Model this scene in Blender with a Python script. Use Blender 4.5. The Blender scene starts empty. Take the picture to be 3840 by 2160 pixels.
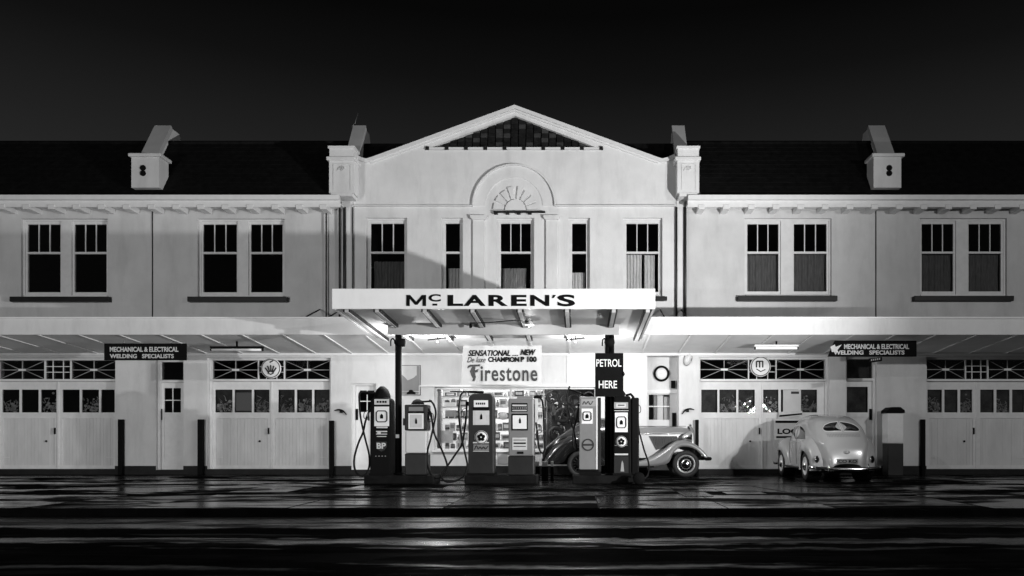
import bpy, math, random
from mathutils import Vector, Matrix
from mathutils.bvhtree import BVHTree
R = math.radians
sc = bpy.context.scene
COL = sc.collection
random.seed(7)

# ------------------------------------------------------------------ camera
cam_d = bpy.data.cameras.new('camera')
cam = bpy.data.objects.new('camera', cam_d)
COL.objects.link(cam)
cam.location = (0, 0, 1.0)
cam.rotation_euler = (R(90), 0, 0)
cam_d.sensor_width = 36
cam_d.lens = 36 * 2900 / 3840
cam_d.shift_x = -250 / 3840
cam_d.shift_y = 570 / 3840
cam_d.clip_end = 500
sc.camera = cam

# ------------------------------------------------------------------ night sky
w = bpy.data.worlds.new('World'); sc.world = w; w.use_nodes = True
nt = w.node_tree; nt.nodes.clear()
tc = nt.nodes.new('ShaderNodeTexCoord'); sx = nt.nodes.new('ShaderNodeSeparateXYZ')
rp = nt.nodes.new('ShaderNodeValToRGB'); bg = nt.nodes.new('ShaderNodeBackground'); wo = nt.nodes.new('ShaderNodeOutputWorld')
nt.links.new(tc.outputs['Generated'], sx.inputs[0]); nt.links.new(sx.outputs['Z'], rp.inputs[0])
nt.links.new(rp.outputs[0], bg.inputs[0]); nt.links.new(bg.outputs[0], wo.inputs[0])
e = rp.color_ramp.elements
e[0].position = 0.0; e[0].color = (.022, .022, .022, 1)
e[1].position = 1.0; e[1].color = (.0006, .0006, .0006, 1)
for p, c in ((.30, .0135), (.36, .009), (.42, .004), (.48, .0016)):
    n = e.new(p); n.color = (c, c, c, 1)
bg.inputs[1].default_value = 1.3

# ------------------------------------------------------------------ lamps outside the frame, and exposure
def point(name, loc, energy, radius=.12, kind='POINT', rot=None, **k):
    d = bpy.data.lights.new(name, kind); d.energy = energy
    if kind == 'AREA':
        d.shape = 'RECTANGLE'; d.size = k['sx']; d.size_y = k['sy']
    else: d.shadow_soft_size = radius
    if kind == 'SPOT': d.spot_size = k['spot']; d.spot_blend = 1.0
    o = bpy.data.objects.new(name, d); o.location = loc
    if rot: o.rotation_euler = rot
    COL.objects.link(o); return o
LAMPS = {
    'left_street': ((-13, 0, 6.6), 1900, .12),
    'left_flood':  ((-15, -1, .8), 4100, .08),
    'right_flood': ((7.76, 11.5, 2.0), 7000, .08),
    'right_street': ((13, 5, 6.4), 2500, .12),
}
AIM = {'right_flood': ((-9, 22.3, 11), 124), 'left_flood': ((-9.5, 22.3, 5), 84)}
for k, (l, en, r) in LAMPS.items():
    if k in AIM:     # floodlights throw a wide soft edged beam
        dv = Vector(AIM[k][0]) - Vector(l)
        point(k + '_light', l, en, r, 'SPOT', dv.to_track_quat('-Z', 'Y').to_euler(), spot=R(AIM[k][1]))
    else: point(k + '_light', l, en, r)
sc.view_settings.view_transform = 'Standard'
sc.view_settings.look = 'None'
sc.view_settings.exposure = 0
sc.view_settings.gamma = 1
sc.view_settings.use_curve_mapping = False
try:
    sc.cycles.use_denoising = True
    sc.cycles.max_bounces = 8
    sc.cycles.transparent_max_bounces = 16
    sc.cycles.sample_clamp_indirect = 4
except Exception: pass

# ------------------------------------------------------------------ helpers
D = 22.3                      # distance of the facade
K = 1945.4
def U(u, Y=D): return (u - 1455.7) * Y / K
def V(v, Y=D): return 1 - (v - 1106.9) * Y / K

def tag(o, label=None, cat=None, group=None, kind=None):
    if label: o['label'] = label
    if cat: o['category'] = cat
    if group: o['group'] = group
    if kind: o['kind'] = kind
    return o
ORG = {}
def thing(name, label, cat, loc=(0, 0, 0), rz=0, group=None):
    o = bpy.data.objects.new(name, None); COL.objects.link(o)
    o.location = loc; o.rotation_euler = (0, 0, rz); o.empty_display_size = .2
    ORG[o.name] = Vector(loc) if rz == 0 else Vector((0, 0, 0))
    return tag(o, label, cat, group)
def copy_tree(o, parent=None):
    c = o.copy(); COL.objects.link(c)
    if parent: c.parent = parent
    for ch in list(o.children): copy_tree(ch, c)
    return c

class MB:
    def __init__(s): s.v = []; s.f = []; s.sm = []
    def add(s, vs, fs, smooth=False):
        b = len(s.v); s.v += [tuple(p) for p in vs]
        for f in fs: s.f.append(tuple(i + b for i in f)); s.sm.append(smooth)
        return s
    def box(s, x0, x1, y0, y1, z0, z1):
        if x0 > x1: x0, x1 = x1, x0
        if y0 > y1: y0, y1 = y1, y0
        if z0 > z1: z0, z1 = z1, z0
        vs = [(x0,y0,z0),(x1,y0,z0),(x1,y1,z0),(x0,y1,z0),(x0,y0,z1),(x1,y0,z1),(x1,y1,z1),(x0,y1,z1)]
        return s.add(vs, [(0,3,2,1),(4,5,6,7),(0,1,5,4),(1,2,6,5),(2,3,7,6),(3,0,4,7)])
    def hexa(s, p):   # eight corners, same order as box
        return s.add(p, [(0,3,2,1),(4,5,6,7),(0,1,5,4),(1,2,6,5),(2,3,7,6),(3,0,4,7)])
    def prism(s, poly, y0, y1, smooth=False):   # poly in x,z (counter clockwise seen from -y)
        n = len(poly)
        vs = [(x, y0, z) for x, z in poly] + [(x, y1, z) for x, z in poly]
        fs = [tuple(range(n)), tuple(range(2*n-1, n-1, -1))] + [(i, i+n, (i+1)%n+n, (i+1)%n) for i in range(n)]
        return s.add(vs, fs, smooth)
    def prismx(s, poly, x0, x1, smooth=False):  # poly in y,z
        n = len(poly)
        vs = [(x0, y, z) for y, z in poly] + [(x1, y, z) for y, z in poly]
        fs = [tuple(range(n-1, -1, -1)), tuple(range(n, 2*n))] + [(i, (i+1)%n, (i+1)%n+n, i+n) for i in range(n)]
        return s.add(vs, fs, smooth)
    def tube(s, pts, r, n=8, cap=True):
        pts = [Vector(p) for p in pts]; rs = r if isinstance(r, (list, tuple)) else [r]*len(pts)
        vs = []; up = None
        for i, p in enumerate(pts):
            t = (pts[min(i+1, len(pts)-1)] - pts[max(i-1, 0)])
            t = t.normalized() if t.length > 1e-9 else Vector((0, 0, 1))
            if up is None:
                up = Vector((0, 0, 1)) if abs(t.z) < .9 else Vector((0, 1, 0))
            a = t.cross(up)
            if a.length < 1e-4: a = t.cross(Vector((1, 0, 0)))
            a.normalize(); b = a.cross(t).normalized(); up = b
            for k in range(n):
                q = 2*math.pi*k/n
                vs.append(p + a*math.cos(q)*rs[i] + b*math.sin(q)*rs[i])
        fs = []
        for i in range(len(pts)-1):
            for k in range(n):
                fs.append((i*n+k, (i+1)*n+k, (i+1)*n+(k+1)%n, i*n+(k+1)%n))
        s.add(vs, fs, True)
        if cap:
            b = len(s.v) - len(vs)
            s.f.append(tuple(b+k for k in range(n))); s.sm.append(False)
            s.f.append(tuple(b+(len(pts)-1)*n+k for k in range(n-1, -1, -1))); s.sm.append(False)
        return s
    def lathe(s, prof, c, axis='z', n=24, smooth=True):   # prof: (radius, along)
        c = Vector(c); vs = []
        for r, h in prof:
            for k in range(n):
                q = 2*math.pi*k/n; a, b = r*math.cos(q), r*math.sin(q)
                if axis == 'z': vs.append(c + Vector((a, b, h)))
                elif axis == 'y': vs.append(c + Vector((a, h, b)))
                else: vs.append(c + Vector((h, a, b)))
        fs = []
        for i in range(len(prof)-1):
            for k in range(n):
                q = (i*n+k, i*n+(k+1)%n, (i+1)*n+(k+1)%n, (i+1)*n+k)
                fs.append(q if axis != 'y' else q[::-1])
        s.add(vs, fs, smooth)
        return s
    def grid(s, rows, smooth=True, flip=False):
        m = len(rows[0]); vs = [p for r in rows for p in r]; fs = []
        for i in range(len(rows)-1):
            for j in range(m-1):
                q = (i*m+j, i*m+j+1, (i+1)*m+j+1, (i+1)*m+j)
                fs.append(q[::-1] if flip else q)
        return s.add(vs, fs, smooth)
    def ell(s, c, r, nu=14, nv=8):
        rows = []
        for i in range(nv+1):
            t = math.pi*i/nv - math.pi/2
            rows.append([(c[0]+r[0]*math.cos(t)*math.cos(2*math.pi*j/nu), c[1]+r[1]*math.cos(t)*math.sin(2*math.pi*j/nu), c[2]+r[2]*math.sin(t)) for j in range(nu+1)])
        return s.grid(rows)
    def build(s, name, mat, parent=None, bevel=0, local=False, solid=0):
        me = bpy.data.meshes.new(name)
        o0 = Vector((0, 0, 0))
        if parent is not None:
            o0 = ORG.get(parent.name, Vector((0, 0, 0)))
        vs = s.v if (local or o0.length == 0) else [(x-o0.x, y-o0.y, z-o0.z) for x, y, z in s.v]
        me.from_pydata(vs, [], s.f)
        me.polygons.foreach_set('use_smooth', s.sm)
        me.materials.append(mat); me.update()
        o = bpy.data.objects.new(name, me); COL.objects.link(o)
        if parent is not None: o.parent = parent
        ORG[o.name] = o0
        if bevel:
            m = o.modifiers.new('bevel', 'BEVEL'); m.width = bevel; m.segments = 2; m.limit_method = 'ANGLE'
        if solid:
            m = o.modifiers.new('solidify', 'SOLIDIFY'); m.thickness = solid
        return o
def smooth_path(pts, n=6):
    P = [Vector(p) for p in pts]; out = []
    for i in range(len(P)-1):
        p0 = P[max(i-1, 0)]; p1 = P[i]; p2 = P[i+1]; p3 = P[min(i+2, len(P)-1)]
        for k in range(n):
            t = k/n
            out.append(.5*((2*p1)+(-p0+p2)*t+(2*p0-5*p1+4*p2-p3)*t*t+(-p0+3*p1-3*p2+p3)*t**3))
    out.append(P[-1]); return out
def circ(cx, cz, r, n=24, rz=None): return [(cx+r*math.cos(2*math.pi*k/n), cz+(rz or r)*math.sin(2*math.pi*k/n)) for k in range(n)]
def ring(mb, cx, cz, r0, r1, y0, y1, n=32, a0=0, a1=2*math.pi, kz=1):
    for k in range(n):
        p, q = a0+(a1-a0)*k/n, a0+(a1-a0)*(k+1)/n
        pts = [(cx+r0*math.cos(p), cz+kz*r0*math.sin(p)), (cx+r1*math.cos(p), cz+kz*r1*math.sin(p)), (cx+r1*math.cos(q), cz+kz*r1*math.sin(q)), (cx+r0*math.cos(q), cz+kz*r0*math.sin(q))]
        mb.prism(pts, y0, y1)
    return mb

_tc = {}
def text(string, x0, x1, z0, z1, y, mat, parent, name='lettering', weight=0, shear=0, depth=.004, spacing=1.0):
    """real lettering fitted into a box in the x,z plane, facing -y (coordinates absolute)"""
    key = (string, weight, shear, spacing)
    if key not in _tc:
        c = bpy.data.curves.new('t', 'FONT'); c.body = string; c.size = 1; c.offset = weight; c.shear = shear; c.extrude = .5
        c.space_character = spacing; c.resolution_u = 4
        o = bpy.data.objects.new('t', c); COL.objects.link(o)
        bpy.context.view_layer.update()
        ev = o.evaluated_get(bpy.context.evaluated_depsgraph_get()); me = ev.to_mesh()
        vs = [tuple(v.co) for v in me.vertices]; fs = [tuple(p.vertices) for p in me.polygons]
        ev.to_mesh_clear(); bpy.data.objects.remove(o); bpy.data.curves.remove(c)
        _tc[key] = (vs, fs)
    vs, fs = _tc[key]
    ax, bx_ = min(v[0] for v in vs), max(v[0] for v in vs); ay, by_ = min(v[1] for v in vs), max(v[1] for v in vs)
    m = MB(); m.add([(x0+(v[0]-ax)/(bx_-ax)*(x1-x0), y-(v[2]+.5)*depth, z0+(v[1]-ay)/(by_-ay)*(z1-z0)) for v in vs], fs)
    return m.build(name, mat, parent)

# ------------------------------------------------------------------ materials
def mat(name, g, rough=.5, spec=.5, metal=0, var=.0, scale=3.0, bump=0.0, bscale=30, coat=0, stretch=None, rvar=0, streak=0):
    m = bpy.data.materials.new(name); m.use_nodes = True; t = m.node_tree; b = t.nodes['Principled BSDF']
    b.inputs['Base Color'].default_value = (g, g, g, 1); b.inputs['Roughness'].default_value = rough
    b.inputs['Specular IOR Level'].default_value = spec; b.inputs['Metallic'].default_value = metal
    if coat: b.inputs['Coat Weight'].default_value = coat; b.inputs['Coat Roughness'].default_value = .08
    tcn = t.nodes.new('ShaderNodeTexCoord'); src = tcn.outputs['Object']
    if stretch:
        mp = t.nodes.new('ShaderNodeMapping'); mp.inputs['Scale'].default_value = stretch; t.links.new(src, mp.inputs[0]); src = mp.outputs[0]
    if var or rvar:
        nz = t.nodes.new('ShaderNodeTexNoise'); nz.inputs['Scale'].default_value = scale; nz.inputs['Detail'].default_value = 7; nz.inputs['Roughness'].default_value = .6
        t.links.new(src, nz.inputs['Vector'])
    if var:
        mr = t.nodes.new('ShaderNodeMapRange'); mr.inputs['From Min'].default_value = .3; mr.inputs['From Max'].default_value = .7
        mr.inputs['To Min'].default_value = g*(1-var); mr.inputs['To Max'].default_value = min(1, g*(1+var))
        t.links.new(nz.outputs['Fac'], mr.inputs['Value']); out = mr.outputs[0]
        if streak:
            m3 = t.nodes.new('ShaderNodeMapping'); m3.inputs['Scale'].default_value = (1.3, 1.3, .3); t.links.new(src, m3.inputs[0])
            n5 = t.nodes.new('ShaderNodeTexNoise'); n5.inputs['Scale'].default_value = 1.6; n5.inputs['Detail'].default_value = 8; n5.inputs['Roughness'].default_value = .68; t.links.new(m3.outputs[0], n5.inputs['Vector'])
            r5 = t.nodes.new('ShaderNodeMapRange'); r5.inputs['From Min'].default_value = .48; r5.inputs['From Max'].default_value = .75; r5.inputs['To Min'].default_value = 1; r5.inputs['To Max'].default_value = 1-streak
            t.links.new(n5.outputs['Fac'], r5.inputs['Value']); mm = t.nodes.new('ShaderNodeMath'); mm.operation = 'MULTIPLY'; t.links.new(out, mm.inputs[0]); t.links.new(r5.outputs[0], mm.inputs[1]); out = mm.outputs[0]
        t.links.new(out, b.inputs['Base Color'])
    if rvar:
        m2 = t.nodes.new('ShaderNodeMapRange'); m2.inputs['From Min'].default_value = .3; m2.inputs['From Max'].default_value = .7
        m2.inputs['To Min'].default_value = max(.02, rough-rvar); m2.inputs['To Max'].default_value = rough+rvar
        t.links.new(nz.outputs['Fac'], m2.inputs['Value']); t.links.new(m2.outputs[0], b.inputs['Roughness'])
    if bump:
        n2 = t.nodes.new('ShaderNodeTexNoise'); n2.inputs['Scale'].default_value = bscale; n2.inputs['Detail'].default_value = 5
        t.links.new(src, n2.inputs['Vector']); bp = t.nodes.new('ShaderNodeBump'); bp.inputs['Strength'].default_value = bump; bp.inputs['Distance'].default_value = .02
        t.links.new(n2.outputs['Fac'], bp.inputs['Height']); t.links.new(bp.outputs[0], b.inputs['Normal'])
    return m
def emis(name, g, s, base=.8):
    m = mat(name, base, .4); b = m.node_tree.nodes['Principled BSDF']
    b.inputs['Emission Color'].default_value = (g, g, g, 1); b.inputs['Emission Strength'].default_value = s; return m
def glassy(name, tint=.9, refl=1.0, wav=.0):
    m = bpy.data.materials.new(name); m.use_nodes = True; t = m.node_tree; t.nodes.clear()
    o = t.nodes.new('ShaderNodeOutputMaterial'); mx = t.nodes.new('ShaderNodeMixShader'); tr = t.nodes.new('ShaderNodeBsdfTransparent'); gl = t.nodes.new('ShaderNodeBsdfGlossy')
    fr = t.nodes.new('ShaderNodeFresnel'); fr.inputs['IOR'].default_value = 1.5
    tr.inputs[0].default_value = (tint, tint, tint, 1); gl.inputs[0].default_value = (refl, refl, refl, 1); gl.inputs['Roughness'].default_value = .03
    t.links.new(fr.outputs[0], mx.inputs[0]); t.links.new(tr.outputs[0], mx.inputs[1]); t.links.new(gl.outputs[0], mx.inputs[2]); t.links.new(mx.outputs[0], o.inputs[0])
    if wav:
        nz = t.nodes.new('ShaderNodeTexNoise'); nz.inputs['Scale'].default_value = 5; tcn = t.nodes.new('ShaderNodeTexCoord'); t.links.new(tcn.outputs['Object'], nz.inputs['Vector'])
        bp = t.nodes.new('ShaderNodeBump'); bp.inputs['Strength'].default_value = wav; bp.inputs['Distance'].default_value = .05
        t.links.new(nz.outputs['Fac'], bp.inputs['Height']); t.links.new(bp.outputs[0], gl.inputs['Normal']); t.links.new(bp.outputs[0], fr.inputs['Normal'])
    return m
def wet(name, g, r0, r1, wave=.25, sxy=(.25, 1.2, 1), fine=.12, var=.5, bands=None, dry=(.47, .60), film=.35):
    """wet paving: smooth water film broken by rougher, drier streaks; gentle undulation"""
    m = bpy.data.materials.new(name); m.use_nodes = True; t = m.node_tree; b = t.nodes['Principled BSDF']
    N = t.nodes.new; L = t.links.new
    tcn = N('ShaderNodeTexCoord'); mp = N('ShaderNodeMapping'); mp.inputs['Scale'].default_value = sxy; L(tcn.outputs['Object'], mp.inputs[0])
    n1 = N('ShaderNodeTexNoise'); n1.inputs['Scale'].default_value = 1.0; n1.inputs['Detail'].default_value = 9; n1.inputs['Roughness'].default_value = .7; n1.inputs['Distortion'].default_value = .5; L(mp.outputs[0], n1.inputs['Vector'])
    dr = N('ShaderNodeMapRange'); dr.interpolation_type = 'SMOOTHSTEP'; dr.inputs['From Min'].default_value = dry[0]; dr.inputs['From Max'].default_value = dry[1]; L(n1.outputs['Fac'], dr.inputs['Value'])
    fac = dr.outputs[0]
    if bands:
        sy = N('ShaderNodeSeparateXYZ'); L(tcn.outputs['Object'], sy.inputs[0])
        nb = N('ShaderNodeTexNoise'); nb.inputs['Scale'].default_value = 1.0; nb.inputs['Detail'].default_value = 9; nb.inputs['Roughness'].default_value = .6
        mb_ = N('ShaderNodeMapping'); mb_.inputs['Scale'].default_value = (.8, .7, 1); L(tcn.outputs['Object'], mb_.inputs[0]); L(mb_.outputs[0], nb.inputs['Vector'])
        ma = N('ShaderNodeMath'); ma.operation = 'MULTIPLY_ADD'; ma.inputs[1].default_value = 1.0; L(nb.outputs['Fac'], ma.inputs[0]); L(sy.outputs['Y'], ma.inputs[2])
        mr = N('ShaderNodeMapRange'); mr.inputs['From Min'].default_value = 5.5; mr.inputs['From Max'].default_value = 12.5; L(ma.outputs[0], mr.inputs['Value'])
        cr_ = N('ShaderNodeValToRGB'); el = cr_.color_ramp.elements
        for k_, (y_, v_) in enumerate(bands):
            p_ = (y_+.5-5.5)/7.0
            if k_ < 2: el[k_].position = p_; e_ = el[k_]
            else: e_ = el.new(p_)
            e_.color = (v_, v_, v_, 1)
        L(mr.outputs[0], cr_.inputs[0])
        mx = N('ShaderNodeMath'); mx.operation = 'MULTIPLY_ADD'; mx.inputs[1].default_value = .7; mx.use_clamp = True; L(dr.outputs[0], mx.inputs[0]); L(cr_.outputs[0], mx.inputs[2]); fac = mx.outputs[0]
    rr = N('ShaderNodeMapRange'); rr.inputs['To Min'].default_value = r0; rr.inputs['To Max'].default_value = r1; L(fac, rr.inputs['Value']); L(rr.outputs[0], b.inputs['Roughness'])
    sp = N('ShaderNodeMapRange'); sp.inputs['To Min'].default_value = .5; sp.inputs['To Max'].default_value = .03; L(fac, sp.inputs['Value']); L(sp.outputs[0], b.inputs['Specular IOR Level'])
    n3 = N('ShaderNodeTexNoise'); n3.inputs['Scale'].default_value = 2.2; n3.inputs['Detail'].default_value = 8; L(tcn.outputs['Object'], n3.inputs['Vector'])
    cr = N('ShaderNodeMapRange'); cr.inputs['From Min'].default_value = .3; cr.inputs['From Max'].default_value = .7; cr.inputs['To Min'].default_value = g*(1-var); cr.inputs['To Max'].default_value = g*(1+var)
    L(n3.outputs['Fac'], cr.inputs['Value']); L(cr.outputs[0], b.inputs['Base Color'])
    n2 = N('ShaderNodeTexNoise'); n2.inputs['Scale'].default_value = 1.6; n2.inputs['Detail'].default_value = 3; L(mp.outputs[0], n2.inputs['Vector'])
    b1 = N('ShaderNodeBump'); b1.inputs['Strength'].default_value = wave; b1.inputs['Distance'].default_value = .05; L(n2.outputs['Fac'], b1.inputs['Height'])
    n4 = N('ShaderNodeTexNoise'); n4.inputs['Scale'].default_value = 45; n4.inputs['Detail'].default_value = 3; L(tcn.outputs['Object'], n4.inputs['Vector'])
    b2 = N('ShaderNodeBump'); b2.inputs['Strength'].default_value = fine; b2.inputs['Distance'].default_value = .003; L(n4.outputs['Fac'], b2.inputs['Height']); L(b1.outputs[0], b2.inputs['Normal'])
    L(b2.outputs[0], b.inputs['Normal'])
    df = N('ShaderNodeBsdfDiffuse'); L(cr.outputs[0], df.inputs[0]); L(b2.outputs[0], df.inputs['Normal'])
    fm = N('ShaderNodeMapRange'); fm.inputs['To Min'].default_value = film; fm.inputs['To Max'].default_value = .96; L(fac, fm.inputs['Value'])
    mxs = N('ShaderNodeMixShader'); L(fm.outputs[0], mxs.inputs[0]); L(b.outputs[0], mxs.inputs[1]); L(df.outputs[0], mxs.inputs[2]); L(mxs.outputs[0], t.nodes['Material Output'].inputs[0])
    return m
M = dict(
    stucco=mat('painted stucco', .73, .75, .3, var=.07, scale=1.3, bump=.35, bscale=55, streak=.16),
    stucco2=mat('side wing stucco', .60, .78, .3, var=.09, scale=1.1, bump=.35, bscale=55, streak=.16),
    lower=mat('ground floor paint', .64, .6, .35, var=.06, scale=1.6, bump=.2, bscale=40, streak=.16),
    trim=mat('white gloss trim', .74, .4, .5, var=.05, scale=6),
    wood=mat('painted timber', .68, .5, .4, var=.07, scale=5),
    board=mat('painted door boards', .62, .55, .4, var=.09, scale=4, stretch=(1, 1, .25)),
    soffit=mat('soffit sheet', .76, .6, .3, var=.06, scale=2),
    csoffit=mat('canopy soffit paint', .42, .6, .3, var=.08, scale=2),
    fascia=mat('fascia paint', .67, .45, .4, var=.05, scale=2.2, streak=.16),
    sill=mat('black sill paint', .012, .5, .3, var=.3, scale=8),
    plinth=mat('dark painted plinth', .012, .6, .2, var=.35, scale=4, bump=.3),
    slate=mat('dark slate', .006, .85, .08, var=.5, scale=6, bump=.6, bscale=14),
    shingle=mat('dark shingle', .012, .7, .2, var=.6, scale=7),
    dark=mat('black paint', .005, .75, .08, var=.2, scale=9),
    void=mat('dark room', .006, .9, .1),
    pipe=mat('dark down pipe', .02, .45, .4, var=.2),
    glass=glassy('window glass', .85, .8, .15), clear=glassy('shop glass', .93, .9),
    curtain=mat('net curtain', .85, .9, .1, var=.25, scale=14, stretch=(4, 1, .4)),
    black=mat('black gloss enamel', .006, .6, .05), dgrey=mat('dark grey enamel', .022, .45, .25, var=.2),
    mgrey=mat('mid grey enamel', .20, .3, .5, coat=.3, var=.08), lgrey=mat('pale enamel', .62, .3, .5, coat=.2, var=.05),
    white=mat('white print', .78, .4, .4), off=mat('soft white', .55, .5, .4, var=.1, scale=8), ink=mat('black ink', .006, .8, .05),
    gink=mat('grey ink', .035, .6, .2), grey=mat('grey print', .3, .5, .3), rubber=mat('black rubber', .005, .6, .15, bump=.2),
    chrome=mat('chrome', .75, .12, .5, 1.0), steel=mat('dull steel', .3, .4, .5, .8, var=.2),
    concrete=mat('island concrete', .008, .9, .1, var=.4, scale=5, bump=.4, bscale=25),
    beetle=mat('pale car paint', .42, .22, .5, coat=.5), silver=mat('silver car paint', .22, .3, .5, .25, coat=.4), darkcar=mat('dark car paint', .008, .18, .5, coat=.6),
    tyre=mat('tyre rubber', .016, .65, .3, bump=.2), carglass=mat('dark car glass', .01, .06, .6),
    paper=mat('poster paper', .56, .6, .3, var=.05, scale=6), banner=mat('banner cloth', .42, .7, .2, var=.04, scale=3),
    shopwall=mat('shop wall', .7, .6, .3), shelf=mat('shelf board', .6, .5, .3),
    road=wet('wet road', .003, .20, .5, wave=.06, sxy=(.30, 2.4, 1), fine=.6, dry=(.46, .58), film=.18, bands=[(5.6, .7), (6.5, .9), (6.7, .35), (6.85, .95), (7.7, .95), (7.85, .45), (7.95, .95), (8.12, .9), (8.25, .05), (8.62, .05), (8.74, 1), (9.05, .75), (9.2, 1), (9.55, .95), (9.75, .05), (11.2, .0)]),
    fore=wet('wet forecourt', .004, .14, .5, wave=.08, sxy=(.30, .80, 1), fine=.4, dry=(.44, .54), film=.12),
    slab=wet('wet concrete slab', .006, .16, .3, wave=.05, sxy=(.35, .9, 1), fine=.3, dry=(.46, .58), film=.12), slab2=wet('wet worn slab', .005, .18, .42, wave=.08, sxy=(.3, .8, 1), fine=.3, dry=(.42, .54), film=.25),
    kerb=mat('kerb stone', .003, .95, .0, var=.4, scale=3, bump=.4), line=mat('joint', .006, .8, .1),
    gauge=emis('pump dial glass', 1, .05, .6), tubeg=mat('tube glass', .85, .3, .4),
)
tones = [mat('goods tone', g, .5, .4, var=.25, scale=9) for g in (.02, .05, .12, .25, .45, .7)]

# ------------------------------------------------------------------ ground
GZ = -.10; KY = 11.2
o = MB().box(-70, 70, -45, KY, GZ-.3, GZ).build('road', M['road']); tag(o, 'wet black asphalt road in the foreground', kind='structure')
fc = MB().box(-70, 70, 14.12, 60, -.4, 0).build('forecourt', M['fore']); tag(fc, 'wet dark forecourt in front of the garage', kind='structure')
kb = MB().box(-70, 70, KY, KY+.16, -.4, .0).build('kerb', M['kerb'], bevel=.02); tag(kb, 'low dark kerb between road and footpath', kind='structure')
fp = MB().box(-70, 70, KY+.16, 14.11, -.4, -.012).build('footpath', M['line']); tag(fp, 'wet slab footpath along the kerb', kind='structure')
x = -30.0; i = 0
while x < 26:
    wd = random.choice((1.6, 1.9, 2.3))
    MB().box(x+.012, x+wd-.012, KY+.175, 14.09, -.05, random.choice((0, .003, .005))-.004).build('paving_slab', M['slab'] if i % 3 else M['slab2'], fp)
    x += wd; i += 1
# driveway joints, patches and covers let into the forecourt
for pts in ([(-9.3, 14.3), (-7.0, 15.3), (-4.9, 16.1)], [(1.6, 17.2), (2.9, 15.6), (4.3, 14.3)], [(3.75, 16.7), (4.0, 14.9)]):
    m = MB()
    q = smooth_path([(a, b, .002) for a, b in pts], 8)
    for a, b in zip(q, q[1:]):
        n = Vector((-(b-a).y, (b-a).x, 0)).normalized()*.03
        m.add([(a+n), (b+n), (b-n), (a-n)], [(0, 3, 2, 1)])
    m.build('joint', M['line'], fc)
for (u0, u1, v0, v1) in ((575, 720, 1226, 1238), (840, 925, 1222, 1236), (1722, 1795, 1227, 1248), (1830, 1930, 1229, 1243), (1080, 1180, 1222, 1240)):
    ya, yb = K/(v1-1106.9), K/(v0-1106.9)
    MB().box(U(u0, ya), U(u1, ya), ya, yb, -.05, .004).build('concrete_patch', M['slab'], fc)
for (u, v) in ((648, 1232), (1875, 1236)):
    Y = K/(v-1106.9)
    c = MB().lathe([(0, .012), (.26, .012), (.28, .006), (.28, -.02)], (U(u, Y), Y, 0), n=24).build('drain_cover', M['plinth'], fc)
# ------------------------------------------------------------------ the garage building
bld = thing('garage_building', 'long two storey white garage building with central gable and arched moulding', 'building', (0, D, 0))
def wall(name, x0, x1, z0, z1, holes, m, yf=D, th=.28, extra=None):
    xs = sorted(set([x0, x1] + [h[0] for h in holes] + [h[1] for h in holes])); xs = [q for q in xs if x0 <= q <= x1]
    zs = sorted(set([z0, z1] + [h[2] for h in holes] + [h[3] for h in holes])); zs = [q for q in zs if z0 <= q <= z1]
    b = MB()
    for i in range(len(xs)-1):
        for j in range(len(zs)-1):
            cx, cz = (xs[i]+xs[i+1])/2, (zs[j]+zs[j+1])/2
            if any(h[0] < cx < h[1] and h[2] < cz < h[3] for h in holes): continue
            b.add([(xs[i], yf, zs[j]), (xs[i+1], yf, zs[j]), (xs[i+1], yf, zs[j+1]), (xs[i], yf, zs[j+1])], [(0, 1, 2, 3)])
            b.add([(xs[i], yf+th, zs[j]), (xs[i+1], yf+th, zs[j]), (xs[i+1], yf+th, zs[j+1]), (xs[i], yf+th, zs[j+1])], [(3, 2, 1, 0)])
    for a, c, e_, g in holes:
        b.add([(a, yf, e_), (a, yf+th, e_), (a, yf+th, g), (a, yf, g)], [(0, 1, 2, 3)])
        b.add([(c, yf, e_), (c, yf, g), (c, yf+th, g), (c, yf+th, e_)], [(0, 1, 2, 3)])
        b.add([(a, yf, g), (a, yf+th, g), (c, yf+th, g), (c, yf, g)], [(0, 1, 2, 3)])
        b.add([(a, yf, e_), (c, yf, e_), (c, yf+th, e_), (a, yf+th, e_)], [(0, 1, 2, 3)])
    if extra: extra(b)
    return b.build(name, m, bld)
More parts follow.
